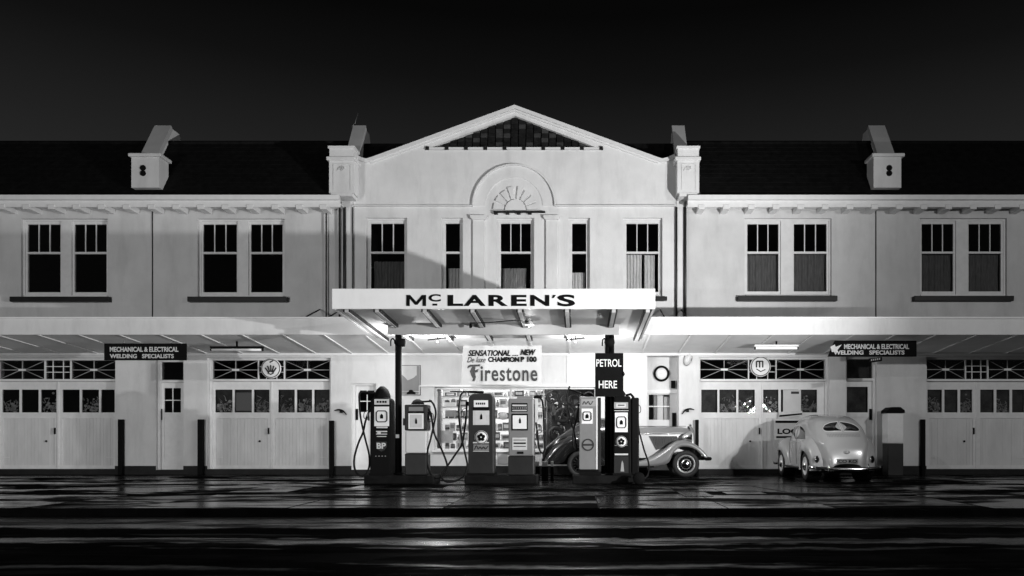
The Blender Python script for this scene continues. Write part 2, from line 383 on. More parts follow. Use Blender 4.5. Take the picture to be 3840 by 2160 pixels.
# openings (x0,x1,z0,z1)
def H(u0, u1, v0, v1): return (U(u0), U(u1), V(v1), V(v0))
zb = 3.45                       # bottom of the upper walls, behind the verandah
lw = [H(497, 716, 550, 748)]; lw2 = [H(53, 271, 550, 748)]
rw = [H(1873, 2092, 549, 746)]; rw2 = [H(2314, 2533, 549, 746)]
cw = [H(922, 1025, 549, 748), H(1111, 1165, 549, 748), H(1250, 1344, 549, 748), H(1430, 1484, 549, 748), H(1567, 1666, 549, 748)]
ze = V(512)                     # wall top under the eaves
XL, XR = -22.0, 18.5
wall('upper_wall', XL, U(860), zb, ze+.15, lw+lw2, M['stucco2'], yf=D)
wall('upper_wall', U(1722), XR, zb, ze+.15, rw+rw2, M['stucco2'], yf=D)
CY = D-.04                      # central block stands a little proud
zc = V(420); 
def gable(b):
    o = [(890, 398), (893, 396), (900, 401), (912, 408), (925, 411), (940, 405.5), (1012.7, 378)]
    r = [(1577, 378), (1650, 405.5), (1665, 411), (1678, 407), (1690, 401), (1700, 397)]
    yf, th = CY, .3
    def poly(pts):
        q = [(U(u), V(v)) for u, v in pts]; n = len(q)
        b.add([(x_, yf, z_) for x_, z_ in q], [tuple(range(n))]); b.add([(x_, yf+th, z_) for x_, z_ in q], [tuple(range(n-1, -1, -1))])
    def side(p, q):
        b.add([(U(p[0]), yf, V(p[1])), (U(q[0]), yf, V(q[1])), (U(q[0]), yf+th, V(q[1])), (U(p[0]), yf+th, V(p[1]))], [(0, 1, 2, 3)])
    top = o+r
    # band between v=420 and the outline / dentil line
    for p, q in zip(top, top[1:]):
        poly([(p[0], 420), (q[0], 420), q, p])
    poly([(1012.7, 378), (1068, 378), (1295, 292), (1295, 275)])
    poly([(1515, 378), (1577, 378), (1295, 275), (1295, 292)])
    side((1068, 378), (1295, 292)); side((1295, 292), (1515, 378)); side((1515, 378), (1068, 378))
wall('central_wall', U(890), U(1700), zb, zc, cw, M['stucco'], yf=CY, extra=gable)
# coping along the gable outline
def strip(pts, w, y0, y1, name, m, par):
    b = MB(); P = [Vector((U(u), V(v))) for u, v in pts]
    rows = []
    for i, p in enumerate(P):
        t = (P[min(i+1, len(P)-1)]-P[max(i-1, 0)]).normalized(); n = Vector((-t.y, t.x))
        a, c = p+n*w*.5, p-n*w*.5
        rows.append([(c.x, y0, c.y), (a.x, y0, a.y), (a.x, y1, a.y), (c.x, y1, c.y), (c.x, y0, c.y)])
    b.grid(rows, smooth=False)
    b.f.append((0, 1, 2, 3)); b.sm.append(False)
    L_ = len(rows)*5; b.f.append((L_-2, L_-3, L_-4, L_-5)); b.sm.append(False)
    return b.build(name, m, par)
cop = [(893, 393), (903, 400), (914, 405), (925, 407), (940, 402.5), (1295, 272.5), (1650, 402.5), (1665, 407), (1680, 403), (1697, 395)]
strip(cop, .10, CY-.09, CY+.36, 'coping', M['trim'], bld)
strip([(935, 411), (1295, 280.5), (1655, 411)], .06, CY-.05, CY, 'coping_moulding', M['trim'], bld)
# recessed shingled tympanum and its dentils
tym = MB().prism([(U(1060), V(380)), (U(1522), V(380)), (U(1295), V(288))], CY+.16, CY+.2).build('tympanum', M['shingle'], bld)
sh, sh2 = MB(), MB()
r_ = 0; zz = V(378)
while zz < V(298):
    half = (zz - V(292)) / (V(378)-V(292)); hw = (U(1515)-U(1295))*half
    xx = U(1293)-hw + (.11 if r_ % 2 else 0)
    while xx < U(1293)+hw-.1:
        t_ = random.uniform(0, .03)
        (sh if random.random() < .75 else sh2).hexa([(xx+.01, CY+.10-t_, zz), (xx+.2, CY+.10-t_, zz), (xx+.2, CY+.14, zz), (xx+.01, CY+.14, zz), (xx+.01, CY+.15, zz+.2), (xx+.2, CY+.15, zz+.2), (xx+.2, CY+.158, zz+.2), (xx+.01, CY+.158, zz+.2)])
        xx += .22
    zz += .13; r_ += 1
tag(sh.build('shingles', M['shingle'], tym), kind='stuff'); tag(sh2.build('shingles', tones[1], tym), kind='stuff')
for k in range(10):
    u = 1076 + k*48.5
    MB().box(U(u-4.5), U(u+4.5), CY-.05, CY+.16, V(379.5), V(371)).build('dentil', M['sill'], bld)
    if k < 9: MB().box(U(u+4.8), U(u+43.7), CY-.03, CY+.08, V(378), V(372.5)).build('dentil_infill', M['trim'], bld)
MB().box(U(1072), U(1512), CY-.02, CY-.002, V(380.5), V(379)).build('dentil_band', M['trim'], bld)
# string course and the arch
ar = [(890, 520), (1190, 520)] + [(1293.5-103*math.cos(math.pi*k/24), 520-101*math.sin(math.pi*k/24)) for k in range(1, 24)] + [(1397, 520), (1700, 520)]
sc1 = MB().box(U(890), U(1190), CY-.09, CY+.01, V(521.5), V(519)); sc1.box(U(1397), U(1700), CY-.09, CY+.01, V(521.5), V(519)); sc1.build('string_course', M['stucco'], bld)
MB().box(U(890), U(1700), CY-.004, CY+.01, V(523.2), V(521.4)).build('string_shadow_groove', M['plinth'], bld) if False else None
arc = MB(); ring(arc, U(1293.5), V(520), 101.5/87.24, 104.5/87.24, CY-.09, CY+.01, n=36, a0=0, a1=math.pi); arc.build('arch_moulding', M['stucco'], bld)
arc = MB(); ring(arc, U(1293.5), V(520), 72/87.24, 101.5/87.24, CY-.02, CY+.01, n=36, a0=0, a1=math.pi); arc.build('arch_band', M['stucco'], bld)
for k in range(8):
    a0 = math.pi*(k+.14)/8; a1 = math.pi*(k+.86)/8
    if k in (3, 4): a0 += .05*(k == 4); a1 -= .05*(k == 3)
    vb = MB(); ring(vb, U(1297), V(531), 29/87.24, (56 if k not in (3, 4) else 60)/87.24, CY-.05, CY+.005, n=4, a0=a0, a1=a1); vb.build('voussoir', M['stucco'], bld)
MB().prism([(U(1297)+.3*math.cos(a), V(531)+.3*math.sin(a)) for a in [math.pi*k/12 for k in range(13)]], CY-.06, CY+.005).build('fan_centre', M['stucco'], bld)
MB().box(U(1243), U(1372), CY-.12, CY, V(537.2), V(534.5)).build('shelf_moulding', M['plinth'], bld)
for u in (1249, 1278, 1306, 1334): MB().box(U(u-5), U(u+4), CY-.11, CY, V(541.5), V(537.4)).build('corbel', M['plinth'], bld)
for u in (1205, 1388):     # pilasters
    p = MB(); p.box(U(u-14), U(u+14), CY-.07, CY, 4.2, V(553)); p.build('pilaster', M['stucco'], bld)
    c = MB(); c.prism([(U(u-15), V(556)), (U(u+15), V(556)), (U(u+20), V(550)), (U(u+21), V(545)), (U(u-21), V(545)), (U(u-20), V(550))], CY-.12, CY-.002); c.build('pilaster_capital', M['stucco'], bld)

# windows ---------------------------------------------------------------
def sash(par, x0, x1, z0, z1, zm, nb, yf, curtain=None):
    """one sliding sash window: upper sash with nb lights over a single lower light"""
    w_ = .055
    fr = MB()
    fr.box(x0, x0+w_, yf, yf+.07, z0, z1); fr.box(x1-w_, x1, yf, yf+.07, z0, z1)
    fr.box(x0+w_, x1-w_, yf, yf+.07, z1-w_*1.5, z1); fr.box(x0+w_, x1-w_, yf, yf+.07, z0, z0+w_*1.8)
    fr.build('sash_frame', M['wood'], par)
    MB().box(x0+w_, x1-w_, yf-.012, yf+.06, zm-.028, zm+.028).build('meeting_rail', M['wood'], par)
    for k in range(1, nb):
        q = x0+w_+(x1-x0-2*w_)*k/nb
        MB().box(q-.013, q+.013, yf+.012, yf+.05, zm+.028, z1-w_*1.5).build('glazing_bar', M['wood'], par)
    for k in range(nb):
        a = x0+w_+(x1-x0-2*w_)*k/nb + (.013 if k else 0); b = x0+w_+(x1-x0-2*w_)*(k+1)/nb - (.013 if k < nb-1 else 0)
        MB().box(a, b, yf+.028, yf+.033, zm+.028, z1-w_*1.5).build('pane', M['glass'], par)
    MB().box(x0+w_, x1-w_, yf+.04, yf+.045, z0+w_*1.8, zm-.028).build('pane', M['glass'], par)
    if curtain:
        for (a, b, t, g) in curtain:
            a = x0+(x1-x0)*a; b = x0+(x1-x0)*b; zt = z0+(zm-z0)*t
            rows = [[], [], []]; n = 40
            for i in range(n+1):
                q = i/n; ww = .025*math.sin(q*(b-a)*70+g*9)+.012*math.sin(q*31+g)
                rows[0].append((a+(b-a)*q, yf+.16+ww, z0)); rows[1].append((a+(b-a)*(q*.96+.02), yf+.16+ww*.9, (z0+zt)/2)); rows[2].append((a+(b-a)*q, yf+.16+ww*.6, zt))
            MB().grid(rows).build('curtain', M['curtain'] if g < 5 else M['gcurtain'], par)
M['gbar'] = mat('greyed bar paint', .28, .6, .3, var=.2)
M['bchrome'] = mat('bright chrome', .7, .18, .5, 1.0)
M['frost'] = mat('frosted film', .08, .8, .2, var=.5, scale=5)
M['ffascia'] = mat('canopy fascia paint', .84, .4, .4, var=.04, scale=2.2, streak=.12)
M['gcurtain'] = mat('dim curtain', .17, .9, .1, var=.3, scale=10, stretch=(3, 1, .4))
def winpart(h, yf, label=None):
    # box frame lining the opening
    x0, x1, z0, z1 = h; f = MB(); t = .05
    f.box(x0+.001, x0+t, yf+.09, yf+.2, z0, z1-.001); f.box(x1-t, x1-.001, yf+.09, yf+.2, z0, z1-.001); f.box(x0+t, x1-t, yf+.09, yf+.2, z1-t, z1-.001)
    f.box(x0+t, x1-t, yf+.05, yf+.2, z0+.001, z0+.07)
    o = f.build('window', M['wood'], bld)
    if label: o['label'] = label
    return o
def pair(h, uA, uB, yf, zm, curt, label):
    w_ = winpart(h, yf, label); t = .05
    xa, xb = U(uA), U(uB)
    MB().box(xa, xb, yf+.07, yf+.2, h[2]+.07, h[3]-t).build('mullion', M['wood'], w_)
    sash(w_, h[0]+t, xa, h[2]+.07, h[3]-t, zm, 3, yf+.12, curt and curt[0])
    sash(w_, xb, h[1]-t, h[2]+.07, h[3]-t, zm, 3, yf+.12, curt and curt[1])
    s = MB().box(h[0]-.22, h[1]+.12, yf-.16, yf+.05, h[2]-.15, h[2]-.005).build('sill', M['sill'], w_, bevel=.01)
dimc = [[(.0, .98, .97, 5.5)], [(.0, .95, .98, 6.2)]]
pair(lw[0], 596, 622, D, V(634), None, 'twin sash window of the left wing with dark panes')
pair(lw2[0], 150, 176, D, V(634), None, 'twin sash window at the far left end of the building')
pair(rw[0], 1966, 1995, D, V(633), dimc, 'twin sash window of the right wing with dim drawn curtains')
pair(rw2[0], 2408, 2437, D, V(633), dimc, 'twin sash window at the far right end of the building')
cc = [[(.1, .92, .82, 6.0)], [(.2, .98, .66, 1.2)], [(.06, .8, .66, 2.2)], [(.06, .8, .56, 3.0)], [(.02, .5, .98, .5), (.56, .86, .97, 1.7)]]
cl = ['upper window left of centre with dim framed blind', 'narrow upper window left of the pilasters', 'central upper window under the fan moulding', 'narrow upper window right of the pilasters', 'upper window right of centre with striped curtains']
for k, h in enumerate(cw):
    w_ = winpart(h, CY, cl[k]); t = .05
    sash(w_, h[0]+t, h[1]-t, h[2]+.07, h[3]-t, V(634), 3 if k in (0, 2, 4) else 1, CY+.12, cc[k])
    MB().box(h[0]-.1, h[1]+.12, CY-.14, CY+.05, h[2]-.12, h[2]-.005).build('sill', M['sill'], w_)
    # white architrave band round the opening
    if k == 0:
        bl = MB().box(h[0]+.28, h[1]-.22, CY+.36, CY+.37, V(718), V(654)).build('blind', M['gcurtain'], w_)
        MB().box(h[0]+.42, h[1]-.36, CY+.34, CY+.35, V(712), V(674)).build('picture', M['gink'], w_)

# piers, party walls, roof ----------------------------------------------
def pier(u0, u1, mirror=False, name='parapet_pier', deep=.35):
    yf = EY-.02; deep = D-yf-.05; U = lambda u: (u-1455.7)*yf/K; V = lambda v: 1-(v-1106.9)*yf/K
    b = MB(); b.box(U(u0+4), U(u1-3), yf, yf+deep, V(486), V(404)); b.build(name, M['stucco'], bld)
    MB().box(U(u0-2), U(u1+1), yf-.06, yf+deep+.04, V(404), V(395)).build('pier_cornice', M['stucco'], bld, bevel=.02)
    MB().box(U(u0+5), U(u1-4), yf-.01, yf+deep, V(395), V(374)).build('pier_cap', M['stucco'], bld)
    MB().box(U(u0+2), U(u1-1), yf-.04, yf+deep+.02, V(374), V(368)).build('pier_cap_top', M['trim'], bld)
    MB().box(U(u0+9), U(u1-8), yf-.03, yf+deep, V(494), V(486)).build('pier_base', M['stucco'], bld)
    # faint sunk panel with plaster motif
    p = MB(); a, c, t_, bt = u0+14, u1-12, 412, 478
    p.box(U(a), U(a+1.2), yf-.012, yf, V(bt), V(t_)); p.box(U(c-1.2), U(c), yf-.012, yf, V(bt), V(t_)); p.box(U(a+1.2), U(c-1.2), yf-.012, yf, V(t_+1.2), V(t_)); p.build('pier_panel', M['stucco2'], bld)
    q = MB(); cx, cz = U((u0+u1)/2), V(430)
    for k in range(5):
        a = .6+k*.5; q.tube([(cx, yf-.006, cz), (cx+.1*math.cos(a), yf-.012, cz+.12*math.sin(a)), (cx+.13*math.cos(a+.5), yf-.006, cz+.14*math.sin(a+.5))], .008, 5)
    q.build('plaster_motif', M['stucco2'], bld)
EY = D-.5                       # eaves line
pier(824, 894); pier(1700, 1762)
SL = 1.62                       # roof pitch
RY = 23.15; RZ = V(361, RY)
EZ = V(494, EY)
def party(xc, half=.2, zadd=.0, m='stucco2'):
    # parapet of a party wall climbing with the roof to the ridge
    b = MB(); y0, y1 = D+.1, RY+.1; ztop = V(321, y1)
    poly = [(y0, V(400, y0)), (y1-.02, ztop), (y1+.5, ztop), (y1+1.5, ztop-2), (y1+1.5, 6.5), (y0, 6.5)]
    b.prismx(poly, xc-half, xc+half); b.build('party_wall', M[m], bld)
    MB().hexa([(xc-half-.05, y0-.05, V(400, y0)), (xc+half+.05, y0-.05, V(400, y0)), (xc+half+.05, y0+.03, V(400, y0)-.1), (xc-half-.05, y0+.03, V(400, y0)-.1),
               (xc-half-.05, y1-.06, ztop+.04), (xc+half+.05, y1-.06, ztop+.04), (xc+half+.05, y1+.04, ztop-.06), (xc-half-.05, y1+.04, ztop-.06)]).build('party_coping', M['csoffit'], bld)
party(U(872)+.12, .14); party(U(1716), .14)
for xc in (U(368), U(2235)):
    party(xc, .2)
    yf = EY-.03; xc *= yf/D
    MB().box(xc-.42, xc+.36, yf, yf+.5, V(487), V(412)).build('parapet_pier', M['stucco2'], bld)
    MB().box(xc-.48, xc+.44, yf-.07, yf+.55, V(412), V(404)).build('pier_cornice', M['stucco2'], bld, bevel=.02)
    for vv in (439, 452):
        MB().prism(circ(xc-.09 if xc < 0 else xc+.02, V(vv), .085, 8), yf-.02, yf+.01).build('vent_hole', M['dark'], bld)
MB().tube([(U(881, 23.3), 23.4, V(322, 23.4)), (U(893, 23.4), 23.4, V(310, 23.4)), (U(901, 23.4), 23.4, V(284, 23.4))], .012, 5).build('aerial', M['steel'], bld)
# roof slopes between the party walls
def roof(x0, x1):
    b = MB(); b.add([(x0, EY, EZ), (x1, EY, EZ), (x1, RY, RZ), (x0, RY, RZ)], [(0, 1, 2, 3)])
    b.add([(x0, RY, RZ), (x1, RY, RZ), (x1, RY+5, RZ-4), (x0, RY+5, RZ-4)], [(0, 1, 2, 3)])
    r = b.build('roof', M['slate'], bld)
    rd = MB().tube([(x0, RY, RZ+.02), (x1, RY, RZ+.02)], .06, 6).build('ridge_tiles', M['slate'], r)
    # slate courses as thin overlapping ledges
    c = MB(); n = 12
    for k in range(n):
        t = k/n; y_ = EY+(RY-EY)*t; z_ = EZ+(RZ-EZ)*t; y2 = EY+(RY-EY)*(t+1/n); z2 = EZ+(RZ-EZ)*(t+1/n)
        nx, nz = -.010, .006
        c.add([(x0, y_+nx, z_+nz), (x1, y_+nx, z_+nz), (x1, y2-.001, z2+.001), (x0, y2-.001, z2+.001)], [(0, 1, 2, 3)])
        c.add([(x0, y_+nx, z_+nz), (x0, y_-.001, z_-.001), (x1, y_-.001, z_-.001), (x1, y_+nx, z_+nz)], [(0, 1, 2, 3)])
    tag(c.build('slate_courses', M['slate'], r), kind='stuff')
roof(XL, U(862)); roof(U(1722), XR)
b = MB(); b.add([(U(862), D+.3, 7.6), (U(1722), D+.3, 7.6), (U(1722), RY, RZ), (U(862), RY, RZ)], [(0, 1, 2, 3)])
b.add([(U(862), RY, RZ), (U(1722), RY, RZ), (U(1722), RY+5, RZ-4), (U(862), RY+5, RZ-4)], [(0, 1, 2, 3)]); b.build('roof', M['slate'], bld)
MB().box(XL, XR, D+4.6, D+4.7, 0, 8).build('rear_wall', M['void'], bld)
MB().box(XL, XR, D+.3, D+4.6, 7.55, 7.6).build('ceiling', M['void'], bld)
MB().box(XL, XR, D+.3, D+4.6, 3.5, 3.56).build('upper_floor', M['void'], bld)
MB().box(XL-.05, XL, D, D+4.7, 0, 8).build('end_wall', M['stucco2'], bld); MB().box(XR, XR+.05, D, D+4.7, 0, 8).build('end_wall', M['stucco2'], bld)
# eaves: gutter, fascia, rafter tails
def eaves(x0, x1, us):
    g = MB(); g.prismx([(EY-.12, EZ-.12), (EY-.13, EZ+.005), (EY-.10, EZ+.005), (EY-.09, EZ-.09), (EY-.02, EZ-.09), (EY-.01, EZ+.005), (EY, EZ+.005), (EY, EZ-.12)][::-1], x0, x1)
    g.build('gutter', M['trim'], bld)
    MB().box(x0, x1, EY+.002, EY+.03, EZ-.30, EZ-.02).build('eaves_fascia', M['trim'], bld)
    MB().box(x0, x1, EY+.03, D-.002, EZ-.215, EZ-.19).build('eaves_soffit', M['trim'], bld)
    for u in us:
        X = U(u, EY)
        MB().prismx([(EY-.02, EZ-.36), (D-.002, EZ-.36), (D-.002, EZ-.217), (EY+.0, EZ-.217), (EY-.02, EZ-.25)][::-1], X-.09, X+.09).build('rafter_tail', M['trim'], bld)
eaves(XL, U(856, EY), [381, 443, 505, 567, 629, 692, 753, 813] + [-60+k*63 for k in range(0, 7)])
eaves(U(1730, EY), XR, [1765, 1827, 1890, 1952, 2014, 2076, 2138, 2200] + [2262+k*62 for k in range(7)])
# downpipes and vertical joints
def downpipe(u, r, z0, z1, y=D-.08, kink=0):
    X = U(u); pts = [(X, y, z0), (X, y, z1-.25), (X+kink, y-.2, z1)] if kink else [(X, y, z0), (X, y, z1)]
    p = MB().tube(pts, r, 8).build('downpipe', M['pipe'] if r < .06 else M['trim'], bld)
    return p
for u, r in ((823.5, .022), (857, .03), (869, .045), (890, .02), (1700.5, .03), (1722, .045)):
    m_ = M['pipe']; X = U(u)
    MB().tube([(X, CY-.06, 4.2), (X, CY-.06, V(524))], r, 8).build('downpipe', m_, bld)
MB().box(U(861), U(889), CY-.03, D+.1, 3.5, V(500)).build('pilaster', M['stucco'], bld)
MB().box(U(858), U(892), CY-.08, D+.1, V(508), V(500)).build('pilaster_capital', M['trim'], bld)
MB().box(U(1701), U(1721), CY-.03, D+.1, 3.5, V(500)).build('pilaster', M['stucco'], bld)
MB().prism([(U(1703), V(494)), (U(1706), V(500)), (U(1724), V(500)), (U(1734), V(488)), (U(1703), V(488))][::-1], CY-.07, D).build('rainwater_head', M['steel'], bld)
for u in (384, 2203): MB().tube([(U(u), D-.012, 3.6), (U(u), D-.012, V(528))], .016, 6).build('wall_joint', M['pipe'], bld)

# ------------------------------------------------------------------ ground floor wall
zt = 3.52
G = dict(door1=H(392, 462, 905, 1192), gar1=H(521, 832, 900, 1192), door2=H(884, 946, 965, 1192), shop=H(1093, 1500, 974, 1133),
         bay=H(1628, 1708, 893, 1192), gar2=H(1757, 2086, 898, 1192), door3=H(2128, 2206, 898, 1192), gar0=H(-20, 290, 900, 1192), gar3=H(2330, 2600, 898, 1192))
for k in ('door1', 'gar1', 'door2', 'bay', 'gar2', 'door3', 'gar0', 'gar3'): a = G[k]; G[k] = (a[0], a[1], 0.0, a[3])
wall('ground_wall', XL, XR, 0, zt, list(G.values()), M['lower'], yf=D, th=.3)
# plinth pieces between openings
px = [XL, G['gar0'][0], G['gar0'][1], G['door1'][0], G['door1'][1], G['gar1'][0], G['gar1'][1], G['door2'][0], G['door2'][1], G['bay'][0], G['bay'][1], G['gar2'][0], G['gar2'][1], G['door3'][0], G['door3'][1], G['gar3'][0], G['gar3'][1], XR]
for a, b in zip(px[::2], px[1::2]): MB().box(a, b, D-.025, D+.01, 0, V(1172)).build('plinth', M['plinth'], bld)

def starpanel(p, x0, x1, z0, z1, y):
    cx, cz = (x0+x1)/2, (z0+z1)/2; t = .010
    for (a, b) in (((x0, z0), (cx-.05, cz)), ((x0, z1), (cx-.05, cz)), ((x1, z0), (cx+.05, cz)), ((x1, z1), (cx+.05, cz))):
        MB().tube([(a[0], y, a[1]), (b[0], y, b[1])], t, 6).build('glazing_bar', M['gbar'], p)
    MB().box(cx-t, cx+t, y-.012, y+.012, z0, z1).build('glazing_bar', M['gbar'], p)
    MB().box(x0, x1, y-.014, y+.01, cz-t, cz+t).build('glazing_bar', M['gbar'], p)
    MB().box(cx-.1, cx+.1, y-.03, y+.012, cz-.03, cz+.03).build('boss', M['wood'], p)
def garage(h, u0, u1, vt, panes, label, dirty, frost=False):
    """timber garage doors: transom light of radiating bars over two boarded, glazed leaves"""
    x0, x1, _, z1 = h; Yd = D+.2; z0 = .16
    root = MB().box(x0+.001, x0+.07, D+.12, D+.29, z0, z1-.001); root.box(x1-.07, x1-.001, D+.12, D+.29, z0, z1-.001); root.box(x0+.07, x1-.07, D+.12, D+.29, z1-.06, z1-.001)
    zr = V(953)
    root.box(x0+.07, x1-.07, D+.1, D+.29, zr-.06, zr)
    g = root.build('garage_door', M['wood'], bld); g['label'] = label
    MB().box(x0+.001, x1-.001, D-.02, D+.35, 0, z0-.002).build('threshold', M['plinth'], g)
    a, b = x0+.07, x1-.07; w1 = (b-a)*.39
    zlo, zhi = zr, z1-.06; BARS = True
    starpanel(g, a, a+w1, zlo, zhi, Yd); starpanel(g, b-w1, b, zlo, zhi, Yd)
    for q in (a+w1, b-w1): MB().box(q-.015, q+.015, Yd-.03, Yd+.02, zlo, zhi).build('glazing_bar', M['wood'], g)
    for t in (.38, .68):
        MB().box(a+w1+.015, b-w1-.015, Yd-.012, Yd+.012, zlo+(zhi-zlo)*t-.01, zlo+(zhi-zlo)*t+.01).build('glazing_bar', M['wood'], g)
    for t in (.3, .7): q = a+w1+(b-a-2*w1)*t; MB().box(q-.01, q+.01, Yd-.01, Yd+.01, zlo, zhi).build('glazing_bar', M['wood'], g)
    MB().box(a, b, Yd+.03, Yd+.035, zlo, zhi).build('pane', M['glass'], g)
    # leaves
    mid = (x0+x1)/2
    for s in (0, 1):
        la, lb = (x0+.075, mid-.006) if s == 0 else (mid+.006, x1-.075)
        f = MB(); zp1, zp0 = V(979), V(1037); zt_ = zr-.065
        ps = panes[s]; y0, y1 = Yd, Yd+.06
        f.box(la, lb, y0, y1, zp1, zt_); f.box(la, lb, y0, y1, V(1052), zp0)
        xs = [la] + [U(q) for pr in ps for q in pr] + [lb]
        for i in range(0, len(xs), 2):
            if xs[i+1] > xs[i]: f.box(xs[i], xs[i+1], y0+.001, y1, zp0, zp1)
        f.box(la, la+.1, y0, y1, z0, V(1052)); f.box(lb-.1, lb, y0, y1, z0, V(1052)); f.box(la+.1, lb-.1, y0, y1, z0, z0+.1)
        f.build('door_leaf', M['wood'], g)
        for k, pr in enumerate(ps):
            MB().box(U(pr[0]), U(pr[1]), y0+.025, y0+.03, zp0, zp1).build('pane', M['glass'], g)
            if frost: MB().box(U(pr[0])-.02, U(pr[1])+.02, y0+.10, y0+.105, zp0-.02, zp1+.02).build('frosted_backing', M['frost'], g)
            if dirty[s][k]: smear(g, U(pr[0]), U(pr[1]), zp0, zp1, y0+.06, dirty[s][k])
        nb = 15; xb0, xb1 = la+.1, lb-.1; wb = (xb1-xb0)/nb
        for k in range(nb):
            MB().box(xb0+k*wb+.0012, xb0+(k+1)*wb-.0012, y0+.02+random.uniform(0, .004), y1-.005, z0+.1, V(1052)).build('board', M['board'], g)
        MB().box(xb0, xb1, y1-.005, y1, z0+.1, V(1052)).build('board_backing', M['wood'], g)
    MB().box(mid-.02, mid+.02, Yd-.02, Yd, z0, zr-.065).build('cover_strip', M['wood'], g)
    MB().box(mid-.10, mid-.07, Yd-.05, Yd-.001, V(1092), V(1076)).build('handle', M['dark'], g)
    MB().lathe([(0, -.02), (.03, -.015), (.03, 0)], (mid-.35, Yd, V(1110)), 'y', 10).build('lock', M['dark'], g)
    for q in (x0+.075, x1-.075-.3):
        for v_ in (970, 1150): MB().box(q, q+.3, Yd-.008, Yd-.001, V(v_+2), V(v_)).build('strap_hinge', M['wood'], g)
    return g
def smear(g, x0, x1, z0, z1, y, kind):
    if kind == 'p':
        MB().box(x0+.02, x1-.02, y, y+.004, z0+.05, z1-.08).build('paper_notice', M['grey'], g); return
    m = MB()       # heaped workshop clutter seen behind the glass
    for k in range(40):
        cx = random.uniform(x0+.04, x1-.04); cz = z0+abs(random.gauss(0, .25))*(z1-z0)+.02; r = random.uniform(.02, .06)
        if cz > z1-.05: continue
        if k % 2: m.tube([(cx, y, cz), (cx+random.uniform(-.08, .08), y+.02, cz+random.uniform(0, .12)), (min(x1, cx+random.uniform(-.1, .1)), y+.01, cz+random.uniform(0, .15))], r*.25, 5)
        else: m.ell((cx, y+.05, cz), (r, r*.6, r*.8), 8, 5)
    tag(m.build('stored_clutter', tones[5] if kind == 'c' else tones[4], g), kind='stuff')
def emblem(par, u, v, r, y, style):
    cx, cz = U(u, y), V(v, y)
    e0 = MB(); e0.lathe([(0, -.02), (r*.9, -.02), (r, -.008), (r, .02)], (cx, y, cz), 'y', 28); b = e0.build('emblem', M['white'], par)
    m = MB()
    ring(m, cx, cz, r*.86, r*.93, y-.026, y-.018, 28)
    if style == 'crown':
        for k in range(5):
            a = math.pi*(.2+.15*k)
            m.tube([(cx+r*.25*math.cos(a), y-.026, cz-r*.55+r*.2*math.sin(a)), (cx+r*.85*math.cos(a)*.8, y-.026, cz-r*.3+r*.78*math.sin(a)*.8)], r*.075, 5)
        m.tube([(cx-r*.3, y-.026, cz-r*.45), (cx, y-.026, cz-r*.6), (cx+r*.3, y-.026, cz-r*.45)], r*.06, 5)
        m.tube([(cx-r*.1, y-.026, cz+r*.6), (cx+r*.25, y-.026, cz+r*.78)], r*.06, 5)
    else:
        for k in (-.4, -.1, .2): m.tube([(cx+r*k, y-.026, cz-r*.1), (cx+r*k, y-.026, cz+r*.5)], r*.07, 5)
        m.tube([(cx-r*.4, y-.026, cz+r*.5), (cx+r*.2, y-.026, cz+r*.5)], r*.07, 5)
        m.tube([(cx-r*.4, y-.026, cz-r*.25), (cx, y-.026, cz-r*.5), (cx+r*.45, y-.026, cz-r*.3)], r*.05, 5)
    m.build('emblem_device', M['gink'], par)
g1 = garage(G['gar1'], 521, 832, 900, [[(533, 577), (582, 626), (631, 671)], [(693, 735), (740, 779), (784, 824)]], 'left boarded double garage doors with star barred transom', [['c', 'p', 'd'], ['d', 'c', 'd']], frost=True)
emblem(g1, 682, 927, .29, D+.10, 'crown')
g2 = garage(G['gar2'], 1757, 2086, 898, [[(1767, 1808), (1813, 1856), (1861, 1903)], [(1924, 1963), (1969, 2014), (2018, 2061)]], 'right boarded double garage doors behind the small pale car', [[None, 'd', 'd'], ['c', None, 'd']], frost=True)
emblem(g2, 1913, 922, .30, D+.10, 'm')
garage(G['gar0'], -20, 290, 900, [[(-8, 36), (41, 85), (90, 130)], [(145, 189), (194, 238), (243, 278)]], 'garage doors at the far left end', [['d', None, 'd'], [None, 'd', None]])
garage(G['gar3'], 2330, 2600, 898, [[(2341, 2378), (2384, 2418), (2424, 2455)], [(2475, 2510), (2516, 2550), (2556, 2588)]], 'garage doors at the far right end', [['d', None, 'd'], [None, 'd', None]], frost=True)
